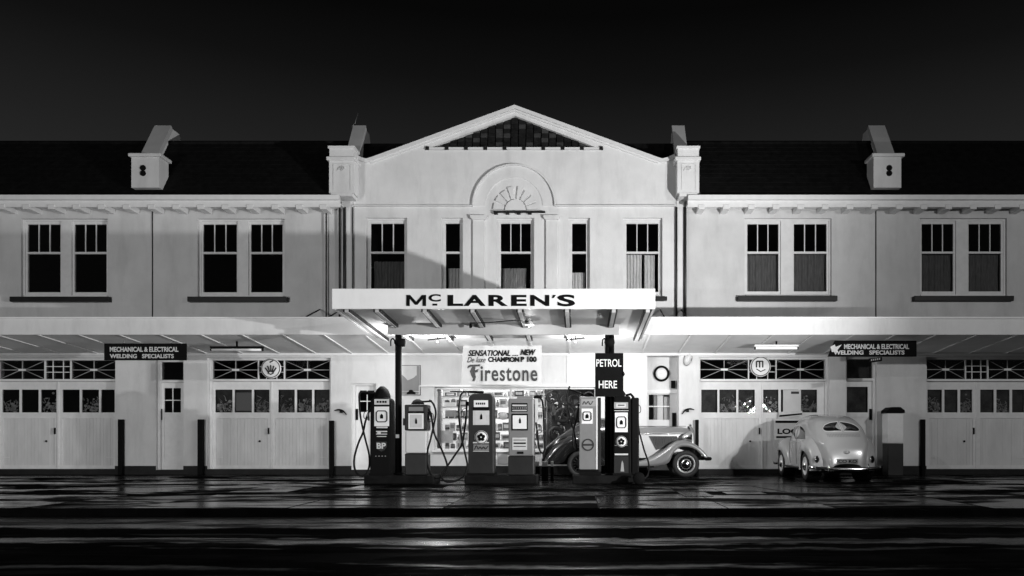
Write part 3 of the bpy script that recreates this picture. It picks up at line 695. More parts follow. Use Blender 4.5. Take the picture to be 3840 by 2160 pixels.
def entry(h, label, solid=False, four=True, fan=(910, 955), gl=(402, 440), gv=(975, 1037), lock=396):
    x0, x1, _, z1 = h; Yd = D+.2; z0 = .14
    f = MB(); f.box(x0+.001, x0+.06, D+.1, D+.28, z0, z1-.001); f.box(x1-.06, x1-.001, D+.1, D+.28, z0, z1-.001); f.box(x0+.06, x1-.06, D+.1, D+.28, z1-.05, z1-.001)
    has_fan = fan is not None
    if has_fan: zf = V(fan[1]); f.box(x0+.06, x1-.06, D+.12, D+.28, zf-.07, zf)
    else: zf = z1-.05+.07
    g = f.build('entrance_door', M['wood'], bld); g['label'] = label
    MB().box(x0+.001, x1-.001, D-.02, D+.35, 0, z0-.002).build('threshold', M['plinth'], g)
    if has_fan: MB().box(x0+.06, x1-.06, Yd+.02, Yd+.025, zf, z1-.05).build('fanlight_pane', M['glass'], g)
    a, b = U(gl[0]), U(gl[1]); zp0, zp1 = V(gv[1]), V(gv[0]); d = MB(); y0, y1 = Yd+.0, Yd+.05; zt_ = zf-.075
    d.box(x0+.065, a, y0, y1, z0, zt_); d.box(b, x1-.065, y0, y1, z0, zt_); d.box(a, b, y0, y1, zp1, zt_); d.box(a, b, y0, y1, zp0-.14, zp0); d.box(a, b, y0, y1, z0, z0+.22); d.box(a, b, y0+.02, y1-.005, z0+.22, zp0-.14)
    d.build('door_panel', M['wood'], g)
    if four:
        MB().box((a+b)/2-.012, (a+b)/2+.012, y0+.01, y0+.04, zp0, zp1).build('glazing_bar', M['wood'], g)
        MB().box(a, b, y0+.012, y0+.038, (zp0+zp1)/2-.012, (zp0+zp1)/2+.012).build('glazing_bar', M['wood'], g)
    MB().box(a, b, y0+.022, y0+.026, zp0, zp1).build('pane', M['glass'], g)
    MB().box(U(lock-3), U(lock+3), y0-.03, y0, V(1056), V(1028)).build('handle_plate', M['dark'], g)
    if not four: MB().box(a-.02, b+.02, y0+.10, y0+.11, zp0-.02, zp1+.02).build('blind', M['frost'], g); MB().box(x0+.06, x1-.06, y0+.10, y0+.11, zf, z1-.05).build('blind', M['frost'], g)
    return g
entry(G['door1'], 'recessed entrance door left of the garage doors', gl=(404, 446))
entry(G['door2'], 'plain door with four small panes behind the leftmost pump', fan=None, gl=(900, 937), gv=(981, 1036), lock=893)
entry(G['door3'], 'recessed entrance door behind the small pale car', fan=(903, 951), gl=(2136, 2190), gv=(972, 1037), four=False, lock=2196)
# recessed bay with clock and office hatch
bx0, bx1, _, bz1 = G['bay']; BY = D+.5
b = MB(); b.box(bx0-.05, bx1+.05, BY+.3, BY+.34, 0, bz1+.05); b.box(bx0-.05, bx0, D+.3, BY+.3, 0, bz1+.05); b.box(bx1, bx1+.05, D+.3, BY+.3, 0, bz1+.05); b.box(bx0-.05, bx1+.05, D+.3, BY+.34, bz1, bz1+.05)
bay = b.build('office_bay', M['lower'], bld)
c0, c1 = U(1632, BY), U(1700, BY)
f = MB(); f.box(bx0+.001, U(1636), BY, BY+.06, 0, bz1-.01); f.box(U(1690), bx1-.001, BY, BY+.06, 0, bz1-.01); f.box(U(1636), U(1690), BY, BY+.06, V(990), bz1-.01); f.box(U(1636), U(1690), BY, BY+.06, 0, V(1055))
f.build('bay_panel', M['lower'], bay)
MB().box(bx0+.001, bx1-.001, BY-.05, BY-.001, V(986), V(978)).build('transom_rail', M['trim'], bay)
MB().box(U(1636), U(1690), BY+.03, BY+.035, V(1055), V(990)).build('pane', M['clear'], bay)
MB().box(U(1636), U(1690), BY+.01, BY+.05, V(1022), V(1019)).build('glazing_bar', M['wood'], bay)
for (u0, u1, v0, v1, m_) in ((1636, 1648, 990, 1055, 'dark'), (1650, 1658, 990, 1055, 'grey'), (1659, 1674, 992, 1055, 'white'), (1676, 1689, 995, 1055, 'off')):
    MB().box(U(u0), U(u1), BY+.12, BY+.14, V(v1), V(v0)).build('inner_panel', M[m_], bay)
MB().box(U(1693), U(1703), BY-.12, BY-.002, V(974), V(955)).build('meter_box', M['dark'], bay)
MB().box(U(1696), U(1706), BY-.03, BY-.002, V(1075), V(1037)).build('handle_plate', M['dark'], bay)
MB().box(U(1620), U(1642), BY-.06, BY-.002, V(1056), V(1027)).build('letter_plate', M['dark'], bay) if False else None
MB().box(bx0+.001, bx1-.001, D-.02, BY+.3, 0, .12).build('threshold', M['plinth'], bay)

# shop window, its room and its goods ------------------------------------
s0, s1, sz0, sz1 = G['shop']
fr = MB(); fr.box(s0+.001, s0+.05, D+.1, D+.2, sz0, sz1-.001); fr.box(s1-.05, s1-.001, D+.1, D+.2, sz0, sz1-.001); fr.box(s0+.05, s1-.05, D+.1, D+.2, sz1-.05, sz1-.001); fr.box(s0+.05, s1-.05, D+.1, D+.2, sz0+.001, sz0+.05)
xm = U(1284); fr.box(xm-.02, xm+.02, D+.1, D+.2, sz0+.05, sz1-.05)
sw = fr.build('shop_window', M['wood'], bld); sw['label'] = 'wide lit shop window full of shelves and goods'
MB().box(s0+.05, xm-.02, D+.14, D+.147, sz0+.05, sz1-.05).build('pane', M['clear'], sw); MB().box(xm+.02, s1-.05, D+.14, D+.147, sz0+.05, sz1-.05).build('pane', M['clear'], sw)
rm = MB(); q0, q1 = s0-.4, s1+.3
rm.box(q0, q1, D+2.4, D+2.45, 0, 3.2); rm.box(q0-.05, q0, D+.31, D+2.4, 0, 3.2); rm.box(q1, q1+.05, D+.31, D+2.4, 0, 3.2); rm.box(q0, q1, D+.31, D+2.4, 3.1, 3.2); rm.box(q0, q1, D+.31, D+2.4, 0, .3)
rm.build('shop_room', M['shopwall'], bld)
MB().box(U(1057), U(1500), D-.06, D-.001, V(973), V(969)).build('shop_head_moulding', M['trim'], bld)
MB().box(U(1088), U(1500), D-.1, D-.001, V(1137), V(1133)).build('shop_sill', M['trim'], bld)
MB().box(U(1093), U(1104), D+.3, D+.5, sz0, sz1).build('window_post', M['mgrey'], bld)
MB().box(U(1425), U(1427), D-.012, D-.001, V(968), V(893)).build('panel_joint', M['stucco2'], bld)
lamp_room = point('shop_light', ((s0+s1)/2-.6, D+.9, 3.05), 150, .1, 'AREA', (R(0), 0, 0), sx=2.6, sy=.25)
for i in range(2):
    t = thing('fluorescent_lamp', 'lit fluorescent tube on the shop ceiling, %s one' % ('left' if i == 0 else 'right'), 'ceiling lamp', (s0+1.0+1.9*i, D+.9, 3.07))
    MB().box(-.6, .6, -.05, .05, 0, .03).build('fitting', M['trim'], t, local=True)
    MB().tube([(-.58, 0, -.02), (.58, 0, -.02)], .018, 8).build('tube', emis('lit tube', 1, 6), t, local=True)
# shelving units
shelf_v = [997, 1023, 1052, 1083, 1107, 1130]
unit = thing('display_shelving', 'white display shelving standing inside the lit shop window', 'shelving', ((s0+s1)/2, D+.75, .3))
for v in shelf_v:
    z = V(v, D+.6)
    MB().box(s0+.05, U(1372, D+.6), D+.5, D+.85, z-.02, z).build('shelf', M['shelf'], unit)
for u in (1108, 1158, 1284, 1368): MB().box(U(u, D+.6)-.015, U(u, D+.6)+.015, D+.5, D+.85, .3, V(972, D+.6)).build('upright', M['shelf'], unit)
gn = {0: 'top', 1: 'second', 2: 'third', 3: 'fourth', 4: 'fifth', 5: 'bottom'}
kinds = [('carton', 'carton'), ('oil_tin', 'tin'), ('bottle', 'bottle')]
proto = {}
def goods(kind, X, Y, Z, wd, h, mt, label, group):
    if kind == 'carton':
        m = MB().box(-wd/2, wd/2, -.05, .05, 0, h)
    elif kind == 'oil_tin':
        m = MB().lathe([(0, 0), (wd/2, 0), (wd/2, h*.92), (wd/2*.85, h*.95), (wd*.15, h*.97), (wd*.15, h), (0, h)], (0, 0, 0), n=12)
    else:
        m = MB().lathe([(0, 0), (wd/2, 0), (wd/2, h*.55), (wd*.18, h*.75), (wd*.18, h), (0, h)], (0, 0, 0), n=10)
    o = m.build(kind, mt); o.location = (X, Y, Z)
    b = MB()
    if wd > .07:
        if kind == 'carton': b.box(-wd*.35, wd*.35, -.053, -.0505, h*.3, h*.75)
        else: b.lathe([(wd/2+.002, h*.2), (wd/2+.002, h*.5)], (0, 0, 0), n=12)
        b.build('printed_label', random.choice(tones[2:4] if mt in tones[4:] else tones[4:]), o, local=True)
    tag(o, label, dict(kinds)[kind], group); return o
for si, v in enumerate(shelf_v):
    z = V(v, D+.6); X = s0+.2
    hmax = .26 if si else .2
    while X < U(1362, D+.6):
        kd = random.choice(['carton', 'carton', 'oil_tin', 'bottle']); wd = {'carton': random.uniform(.14, .34), 'oil_tin': .13, 'bottle': .09}[kd]
        h = random.uniform(.55, .95)*hmax
        goods(kd, X+wd/2, D+.62, z, wd, h, random.choice(tones[2:] if X < U(1280) else tones[1:5]), '%s on the %s lit shop shelf' % ({'carton': 'small printed carton', 'oil_tin': 'round oil tin', 'bottle': 'narrow bottle'}[kd], gn[si])+(', far left' if X < U(1165) else ', left of the third pump' if X < U(1215) else ', between two pumps' if X < U(1285) else ', towards the right'), 'goods on the %s shop shelf' % gn[si])
        X += wd+random.uniform(.005, .05)
o = MB().box(U(1366, D+1.25), U(1500, D+1.25), D+1.25, D+1.28, .35, V(972, D+1.25)).build('pegboard', tones[0]); tag(o, 'tall dark pegboard behind the hanging parts at the right of the shop window', 'pegboard')
for k in range(60):
    X = random.uniform(U(1372, D+1.2), U(1494, D+1.2)); Z_ = random.uniform(1.2, V(985, D+1.2)); w_ = random.uniform(.04, .12); h = random.uniform(.05, .2)
    m = MB()
    if k % 3 == 0: m.box(-w_/2, w_/2, -.02, 0, -h, 0); kd = ('part_box', 'small boxed part pinned on the dark pegboard in the shop', 'box')
    elif k % 3 == 1: m.tube([(0, -.01, 0), (w_*.6, -.02, -h*.5), (-w_*.3, -.01, -h)], .012, 5); kd = ('hanging_tool', 'small bent tool hanging on the dark pegboard in the shop', 'tool')
    else: m.lathe([(w_*.25, 0), (w_*.5, -.015), (w_*.5, 0)], (0, 0, 0), 'y', 12); kd = ('part_ring', 'small round part hanging on the dark pegboard in the shop', 'spare part')
    o = m.build(kd[0], random.choice(tones[2:])); o.location = (X, D+1.245, Z_); hh = ('low on', 'halfway up', 'high on')[min(2, int((Z_-1.2)/.42))]; ss = ('left', 'middle', 'right')[min(2, int((X-U(1372, D+1.2))/(U(1494, D+1.2)-U(1372, D+1.2))*3))]
    tag(o, kd[1].replace('on the dark', hh+' the').replace('in the shop', 'at its '+ss), kd[2], {'part_box': 'boxes', 'hanging_tool': 'tools', 'part_ring': 'rings'}[kd[0]]+' on the pegboard')
# dark hanging stock at the right end of the window
rail = thing('hanging_rail', 'dark rail of hanging belts and hoses at the right of the shop window', 'rack', (U(1430), D+.6, .3))
MB().tube([(U(1366, D+.6), D+.6, V(978, D+.6)), (U(1498, D+.6), D+.6, V(978, D+.6))], .015, 6).build('rail', M['steel'], rail)
MB().tube([(U(1375, D+.6), D+.6, .3), (U(1375, D+.6), D+.6, V(978, D+.6))], .015, 6).build('upright', M['steel'], rail)
for k in range(20):
    X = random.uniform(U(1372, D+.6), U(1498, D+.6)); Y = D+.5+random.uniform(0, .35); top = V(978, D+.6)-random.uniform(0, .7); r = random.uniform(.07, .17)
    if k % 2 == 0:
        o = MB().lathe([(r-.022, 0), (r, -.02), (r+.022, 0), (r, .02), (r-.022, 0)], (0, 0, 0), 'y', 18).build('fan_belt', tones[0]); o.location = (X, Y, top-r)
        tag(o, 'black looped fan belt hanging at the right end of the shop window', 'fan belt', 'belts hanging in the shop window')
    else:
        h = random.uniform(.18, .4); m = MB().lathe([(0, 0), (r*.4, 0), (r*.5, h*.3), (r*.42, h*.8), (r*.15, h), (0, h)], (0, 0, 0), n=10)
        o = m.build('spare_part', random.choice(tones[1:5])); o.location = (X, Y, top-h-.05)
        tag(o, 'small part hung among the belts at the right end of the shop window', 'spare part', 'parts hanging in the shop window')
for k in range(7):
    X = U(1382+k*16.5, D+.9); r = .24
    o = MB().lathe([(r*.55, -.06), (r*.8, -.08), (r, -.05), (r, .05), (r*.8, .08), (r*.55, .06), (r*.55, -.06)], (0, 0, 0), 'y', 20).build('stock_tyre', M['tyre'])
    o.location = (X, D+1.05+.02*(k % 2), .62+.56*(k % 3)); tag(o, 'black tyre '+('resting low', 'hung at mid height', 'hung high')[k % 3]+' behind the parts in the shop window', 'tyre', 'tyres in the shop window')
# cards stuck in the window, oblong display on the left
for (u0, u1, v0, v1, g_, lb) in ((1119, 1146, 1012, 1023, 'white', 'blank white card near the upper left of the shop window'), (1120, 1148, 1032, 1048, 'grey', 'grey card below the white card in the shop window'),
                         (1252, 1277, 1135, 1168, 'grey', 'small grey notice on the wall under the shop window between two pumps'), (1100, 1140, 1084, 1115, 'off', 'pale display board at lower left of the shop window')):
    Y = D+.42 if v0 < 1130 else D-.03
    o = MB().box(U(u0, Y), U(u1, Y), Y, Y+.01, V(v1, Y), V(v0, Y)).build('notice_card', M[g_]); tag(o, lb, 'card')
o = MB().ell((U(1266, D+.45), D+.45, V(1046, D+.45)), (.13, .08, .12)).build('sun_hat', M['white']); tag(o, 'round white dome shaped item on the shop shelf between two pumps', 'display item')

# ------------------------------------------------------------------ verandah
VY = 19.64; vz1, vz0 = V(798.5, VY), V(842, VY)
ver = thing('verandah', 'long white verandah roof over the whole ground floor', 'verandah', (0, D, 3.5))
MB().box(XL, XR, VY, VY+.05, vz0, vz1).build('fascia_board', M['fascia'], ver, bevel=.006)
MB().box(XL, XR, VY-.035, VY-.002, vz1-.035, vz1+.01).build('fascia_capping', M['trim'], ver)
sb = 3.50; sf = vz0+.03
b = MB(); b.add([(XL, VY+.05, sf), (XL, D-.002, sb), (XR, D-.002, sb), (XR, VY+.05, sf)], [(0, 1, 2, 3)]); b.add([(XL, VY+.05, sf+.02), (XR, VY+.05, sf+.02), (XR, D-.002, sb+.02), (XL, D-.002, sb+.02)], [(0, 1, 2, 3)]); b.build('soffit', M['soffit'], ver)
b = MB(); b.add([(XL, VY+.05, vz1-.12), (XR, VY+.05, vz1-.12), (XR, D-.002, 4.02), (XL, D-.002, 4.02)], [(0, 1, 2, 3)]); b.build('roof_sheet', M['plinth'], ver)
for k in range(39):
    X = U(395.5, VY)+1.045*(k-10)
    if not XL < X < XR: continue
    MB().hexa([(X-.022, VY+.06, sf-.022), (X+.022, VY+.06, sf-.022), (X+.022, D-.01, sb-.022), (X-.022, D-.01, sb-.022), (X-.022, VY+.06, sf-.001), (X+.022, VY+.06, sf-.001), (X+.022, D-.01, sb-.001), (X-.022, D-.01, sb-.001)]).build('soffit_batten', M['trim'], ver)
MB().box(XL, XR, D-.07, D-.001, 3.43, 3.5).build('wall_moulding', M['trim'], ver)
for X in (U(805), U(860), U(1713), U(1660)):
    MB().tube([(X, VY+.3, 3.95), (X, D-.05, 4.75)], .02, 6).build('tie_rod', M['dark'], ver)

# ------------------------------------------------------------------ canopy over the pumps
CF, CB = 16.2, VY-.04; cx0, cx1 = U(835, CF), U(1648, CF); cz0, cz1 = V(777, CF), V(726, CF)
can = thing('canopy', 'white flat canopy over the pumps carried on two dark posts', 'canopy', ((cx0+cx1)/2, 17.9, 0))
def csz(Y): return cz0+.02 - .055*(Y-CF)
MB().box(cx0, cx1, CF, CF+.05, cz0, cz1).build('front_fascia', M['ffascia'], can, bevel=.006)
for (a, b_) in ((cx0, cx0+.05), (cx1-.05, cx1)):
    MB().hexa([(a, CF+.052, cz0), (b_, CF+.052, cz0), (b_, CB, csz(CB)-.02), (a, CB, csz(CB)-.02), (a, CF+.052, cz1), (b_, CF+.052, cz1), (b_, CB, cz1-.1), (a, CB, cz1-.1)]).build('side_fascia', M['fascia'], can)
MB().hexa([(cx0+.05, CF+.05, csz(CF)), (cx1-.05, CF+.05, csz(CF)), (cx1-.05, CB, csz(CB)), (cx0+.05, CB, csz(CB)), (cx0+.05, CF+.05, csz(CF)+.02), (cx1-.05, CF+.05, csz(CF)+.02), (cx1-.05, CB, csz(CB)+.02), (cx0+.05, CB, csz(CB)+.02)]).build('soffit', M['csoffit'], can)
MB().hexa([(cx0+.05, CF+.05, cz1-.09), (cx1-.05, CF+.05, cz1-.09), (cx1-.05, CB, cz1-.2), (cx0+.05, CB, cz1-.2), (cx0+.05, CF+.05, cz1-.06), (cx1-.05, CF+.05, cz1-.06), (cx1-.05, CB, cz1-.17), (cx0+.05, CB, cz1-.17)]).build('roof_sheet', M['steel'], can)
for xs_ in (1246+38, 1398, 1578, 1758, 1936, 2114, 2290, 2418):
    X = (xs_-2170)*CF/2900 + .07
    a, c = X-.04, X+.04; dz = .085
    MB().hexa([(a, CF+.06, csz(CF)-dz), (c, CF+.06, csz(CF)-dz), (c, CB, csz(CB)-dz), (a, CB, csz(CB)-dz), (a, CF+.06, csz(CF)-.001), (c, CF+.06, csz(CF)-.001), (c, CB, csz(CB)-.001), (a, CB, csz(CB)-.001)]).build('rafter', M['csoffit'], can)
    for q in (a-.036, c+.004):  # dark strips put the shade along both rafter sides into colour
        MB().hexa([(q, CF+.06, csz(CF)-.07), (q+.03, CF+.06, csz(CF)-.07), (q+.03, CB, csz(CB)-.07), (q, CB, csz(CB)-.07), (q, CF+.06, csz(CF)-.002), (q+.03, CF+.06, csz(CF)-.002), (q+.03, CB, csz(CB)-.002), (q, CB, csz(CB)-.002)]).build('rafter_shade_strip', M['plinth'], can)
PY = 17.9; bz0, bz1 = V(842, PY), csz(PY)+.002
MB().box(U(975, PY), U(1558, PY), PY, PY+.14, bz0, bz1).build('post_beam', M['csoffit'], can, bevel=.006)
for (u, dbl) in ((1002.5, 0), (1533, 1)):
    X = U(u, PY+.07); Y = PY+.07
    p = MB()
    if dbl: p.tube([(X-.055, Y, 0), (X-.055, Y, bz0)], .052, 12); p.tube([(X+.06, Y, 0), (X+.06, Y, bz0)], .052, 12); p.box(X-.05, X+.05, Y+.01, Y+.04, .2, bz0)
    else: p.tube([(X, Y, 0), (X, Y, bz0)], .078, 14)
    po = p.build('post', M['black'], can)
    MB().lathe([(0, -.16), (.1, -.15), (.125, -.05), (.11, .03), (.0, .05)], (X+(.05 if not dbl else .0), Y, bz0-.12), n=14).build('bracket_boss', M['dark'], can)
    hx = X-.13
    MB().tube(smooth_path([(hx-.035, Y-.05, bz0-.26), (hx-.035, Y-.05, bz0-.14), (hx, Y-.05, bz0-.09), (hx+.045, Y-.05, bz0-.12), (hx+.06, Y-.04, bz0-.2), (X-.04, Y-.02, bz0-.2)], 5), .017, 7).build('hook', M['dark'], can)
    MB().box(X-.1, X+.1, Y-.1, Y+.1, .2, .24).build('base_plate', M['dark'], can)
MB().box(U(998, PY)-.02, U(998, PY)+.06, PY-.02, PY+.0, V(1102, PY), V(1093, PY)).build('clip', M['white'], can)
# lettering on the fascia: wide heavy capitals
def let(s, u0, u1, v0, v1, wgt=.045): text(s, U(u0, CF), U(u1, CF), V(v1, CF), V(v0, CF), CF-.002, M['ink'], can, 'lettering', weight=wgt)
Mz = lambda pts: MB().prism([(U(u, CF), V(v, CF)) for u, v in pts], CF-.006, CF-.002).build('lettering', M['ink'], can)
Mz([(1022, 770), (1031, 770), (1031, 752), (1044, 767), (1050, 767), (1063, 752), (1063, 770), (1072, 770), (1072, 742), (1062, 742), (1047, 759), (1032, 742), (1022, 742)])
let('C', 1078, 1109, 740, 759, .035)
MB().box(U(1088, CF), U(1100, CF), CF-.006, CF-.002, V(769, CF), V(764, CF)).build('lettering', M['ink'], can)
let('L', 1126, 1165, 742, 770, .04); let('A', 1166, 1222, 742, 770, .035); let('R', 1229, 1278, 742, 770, .035); let('E', 1286, 1325, 742, 770, .035); let('N', 1334, 1382, 742, 770, .035)
MB().prism([(U(1388, CF), V(750, CF)), (U(1393, CF), V(750, CF)), (U(1399, CF), V(742, CF)), (U(1391, CF), V(742, CF))], CF-.006, CF-.002).build('lettering', M['ink'], can)
let('S', 1402, 1447, 741, 771, .035)
# lamp under the canopy with its conduit
lx, ly = U(1330, 17.3), 17.3
lt = thing('canopy_lamp', 'reflector lamp hanging under the canopy near its middle', 'lamp', (lx, ly, csz(ly)))
MB().tube([(-.1, 0, -.0), (-.1, 0, -.06), (.02, 0, .02-.08)], .02, 6).build('bracket', M['dark'], lt, local=True)
MB().lathe([(.03, .02), (.05, 0), (.10, -.07), (.105, -.08), (.09, -.07), (.03, -.01)], (.02, 0, -.06), n=16).build('reflector', M['lgrey'], lt, local=True)
MB().ell((.02, 0, -.13), (.035, .035, .045)).build('bulb', emis('lit bulb', 1, 25), lt, local=True)
point('canopy_lamp_light', (lx+.02, ly, csz(ly)-.2), 10, .04)
cd = MB().tube(smooth_path([(U(1180, 17.2), 17.2, csz(17.2)-.11), (U(1230, 17.0), 17, csz(17)-.14), (U(1290, 16.9), 16.9, csz(16.9)-.12), (lx, ly, csz(ly)-.07)], 6), .012, 6).build('conduit', M['plinth'], can)
for u in (1184, 1332):
    X = U(u, 17.75)
    tag(MB().lathe([(0, -.05), (.03, -.04), (.035, 0), (.02, .05), (0, .06)], (0, 0, 0), n=10).build('drop_knob', M['dark'], can, local=True), None).location = (X-can.location.x, 17.75-can.location.y, V(820, 17.75))
# two lamps on dark reflectors hang behind the beam and light the wall, soffit and pumps
for i, (X, en) in enumerate(((-3.47, 175), (-.08, 130))):
    t = thing('reflector_lamp', ('left' if i == 0 else 'right')+' dark flat reflector lamp hanging behind the canopy beam', 'lamp', (X, 19.0, 3.47))
    MB().hexa([(-.24, -.02, -.03), (.24, -.02, .03), (.24, .02, .03), (-.24, .02, -.03), (-.22, -.02, .0), (.22, -.02, .06), (.22, .02, .06), (-.22, .02, .0)]).build('shade', M['dark'], t, local=True)
    MB().tube([(0, 0, .0), (0, 0, .10)], .012, 6).build('stem', M['dark'], t, local=True)
    MB().ell((0, 0, -.05), (.025, .025, .02)).build('bulb', emis('lit globe', 1, 2), t, local=True)
    point('reflector_lamp_light', (X, 19.0, 3.28), en, .09)

for i, (X, Y, Z_, en) in enumerate(((U(1002.5, 18.2), 18.2, 2.95, 115), (.74, 18.95, 2.98, 95))):  # added globes, unseen from the camera, that brighten the verandah soffit
    t = thing('post_lamp', ('left added soffit fill globe, unseen behind the canopy post' if i == 0 else 'right added soffit fill globe, unseen behind the petrol board'), 'lamp', (X, Y, Z_))
    MB().ell((0, 0, 0), (.045, .045, .055)).build('globe', emis('soffit fill globe', 1, 8), t, local=True)
    if i == 0: MB().tube([(0, -.16, .02), (0, -.04, .02)], .015, 6).build('bracket', M['dark'], t, local=True)
    else: MB().tube([(0, 0, .05), (0, 0, csz(Y)-Z_)], .012, 6).build('stem', M['dark'], t, local=True)
    point('post_lamp_light', (X, Y+.12, Z_-.02), en, .06)
# fluorescent fittings under the verandah
def batten(u0, u1, v, Y, label, bright):
    xa, xb = U(u0, Y), U(u1, Y); z = V(v, Y)
    t = thing('fluorescent_fitting', label, 'lamp fitting', ((xa+xb)/2, Y, z+.09)); w_ = (xb-xa)/2
    MB().box(-w_, w_, -.05, .05, -.05, 0).build('housing', M['dark' if not bright else 'trim'], t, local=True)
    MB().tube([(-w_+.03, 0, -.09), (w_-.03, 0, -.09)], .03, 10).build('tube', M['tubeg'] if not bright else emis('glowing tube', 1, .35, .85), t, local=True)
    for s in (-1, 1):
        MB().tube([(s*w_, 0, -.09), (s*(w_-.03), 0, -.09)], .035, 10).build('end_cap', M['dark'], t, local=True)
    sz = sb+(sf-sb)*(D-Y)/(D-VY)
    MB().box(-.02, .02, -.02, .02, 0, max(.02, sz-z-.09)).build('hanger', M['dark'], t, local=True)
batten(530, 662, 880, 20.6, 'unlit fluorescent fitting under the verandah by the left garage doors', False)
batten(1197, 1320, 880, 20.6, 'x', True) if False else None
batten(1845+53, 2008, 876, 20.6, 'glowing fluorescent fitting under the verandah by the right garage doors', True)
o = MB().prismx([(0, -.08), (.25, -.05), (.25, 0), (0, 0)], -.25, .25).build('loudspeaker_horn', M['dark']) if False else None

# ------------------------------------------------------------------ signs and wall fixtures
# Firestone banner
BYN = 21.2
bn = thing('tyre_banner', 'large pale cloth banner advertising tyres above the shop window', 'banner', (U(1262, BYN), BYN, V(968, BYN)))
b = MB(); rows = []
for j in range(5):
    t = j/4; row = []
    for i in range(25):
        s = i/24; u = (1160+5*t)+(1362+1*t-(1160+5*t))*s
        row.append((U(u, BYN), BYN+.012*math.sin(s*9+t*2)-.0, V(968-100*t, BYN)))
    rows.append(row)
b.grid(rows); b.build('cloth', M['banner'], bn)
def bt(s, u0, u1, v0, v1, wgt=.0, sh=0, m='ink', sp=1.0): return text(s, U(u0, BYN), U(u1, BYN), V(v1, BYN), V(v0, BYN), BYN-.02, M[m], bn, 'lettering', weight=wgt, shear=sh, spacing=sp)
bt('SENSATIONAL', 1178, 1284, 881, 896, .03, .25); bt('...', 1289, 1303, 893, 896, .0); bt('NEW', 1309, 1348, 879, 894, .04, .3)
bt('De luxe', 1175, 1222, 898, 912, .0, .4, 'gink'); bt('CHAMPION', 1228, 1306, 898, 911, .045); bt('P 100', 1310, 1350, 897, 911, .04)
def fp_(pts): MB().prism([(U(u, BYN), V(v, BYN)) for u, v in pts], BYN-.024, BYN-.018).build('lettering', M['gink'], bn)
fp_([(1175, 927), (1177, 921), (1183, 917.5), (1208, 917), (1206, 921.5), (1184, 922.5)])
fp_([(1188, 922.5), (1195, 922.5), (1194, 935), (1196, 948), (1193, 958), (1188, 959), (1190, 953), (1186, 946), (1182, 934)])
fp_([(1194, 932), (1203, 929), (1201, 936), (1195, 937)])
bt('irestone', 1209, 1352, 921, 959, .018, 0, 'gink', 1.12)
# PETROL HERE sign
SY = 17.74
ps = thing('petrol_sign', 'tall black board with white words hung on the right canopy post', 'sign', (U(1532, SY), SY, V(1000, SY)))
MB().box(U(1497, SY), U(1568, SY), SY-.03, SY+.02, V(998, SY), V(888.5, SY)).build('board', M['dark'], ps, bevel=.006)
def pt(s, u0, u1, v0, v1): text(s, U(u0, SY), U(u1, SY), V(v1, SY), V(v0, SY), SY-.031, M['white'], ps, 'lettering', weight=.012)
pt('PETROL', 1500, 1563, 904, 923); pt('HERE', 1506, 1552, 958, 977)
MB().lathe([(0, -.04), (.05, -.03), (.06, .0), (0, .03)], (U(1569, SY), SY, V(941, SY)), 'x', 12).build('side_lamp', M['dark'], ps)
# hanging black signs
def hang(x0, x1, v0, v1, Y, l1, l2, label, swoosh=False):
    t = thing('hanging_sign', label, 'sign', ((x0+x1)/2, Y, V(v1, Y)))
    z0, z1 = V(v1, Y), V(v0, Y)
    pts = [(x0, z0), (x1, z0), (x1, z1), (x0+(.18 if swoosh else 0), z1)]
    MB().prism(pts, Y, Y+.05).build('board', M['ink'], t)
    a = x0+.42 if swoosh else x0+.15; e_ = x1-.2
    text(l1, a, e_-.0, z1-.22, z1-.09, Y-.001, M['off'], t, 'lettering', weight=.03)
    text(l2, a-.28 if swoosh else a, e_-.12, z0+.05, z0+.16, Y-.001, M['off'], t, 'lettering', weight=.03)
    if swoosh: MB().prism([(x0+.1, z0+.12), (x0+.2, z0+.12), (x0+.36, z1-.1), (x0+.2, z0+.25), (x0+.17, z1-.1), (x0+.06, z1-.16)], Y-.008, Y-.001).build('flash_mark', M['off'], t)
    for q in (x0+.5, x1-.4): MB().tube([(q, Y+.025, z1), (q, Y+.025, 3.6)], .018, 6).build('hanger', M['steel'], t)
    return t
HY = 20.2
hang(U(262, HY), U(468, HY), 864, 906, HY, 'MECHANICAL & ELECTRICAL', 'WELDING   SPECIALISTS', 'black hanging trade sign at the far left under the verandah')
hang(U(2083, HY), U(2306, HY), 857, 897, HY, 'MECHANICAL & ELECTRICAL', 'WELDING   SPECIALISTS', 'black hanging trade sign with a white flash above the pale car', True)
t = thing('small_sign', 'small tilted black plate below the right hanging sign', 'sign', (U(2203, HY), HY, V(912, HY)))
MB().prism([(U(2187, HY), V(913, HY)), (U(2219, HY), V(908, HY)), (U(2219, HY), V(898, HY)), (U(2186, HY), V(902, HY))], HY, HY+.03).build('board', M['dark'], t)
for k in range(5): MB().box(U(2191+k*5, HY), U(2194+k*5, HY), HY-.004, HY-.001, V(908-k*.8, HY), V(903.5-k*.8, HY)).build('mark', M['grey'], t)
# clock
KYc = BY-.03; cx, cz = U(1664, KYc), V(940, KYc)
ck = thing('wall_clock', 'round clock with thick black rim in the recessed bay', 'clock', (cx, KYc, cz))
MB().lathe([(0, -.01), (.19, -.01), (.19, .02)], (cx, KYc, cz), 'y', 32).build('dial', M['white'], ck)
b = MB(); ring(b, cx, cz, .172, .235, KYc-.03, KYc+.02, 40); b.build('rim', M['dark'], ck)
b = MB(); b.tube([(cx, KYc-.016, cz), (cx+.05, KYc-.016, cz+.02)], .004, 5); b.tube([(cx, KYc-.016, cz), (cx-.08, KYc-.016, cz+.01)], .003, 5); b.build('hand', M['grey'], ck)
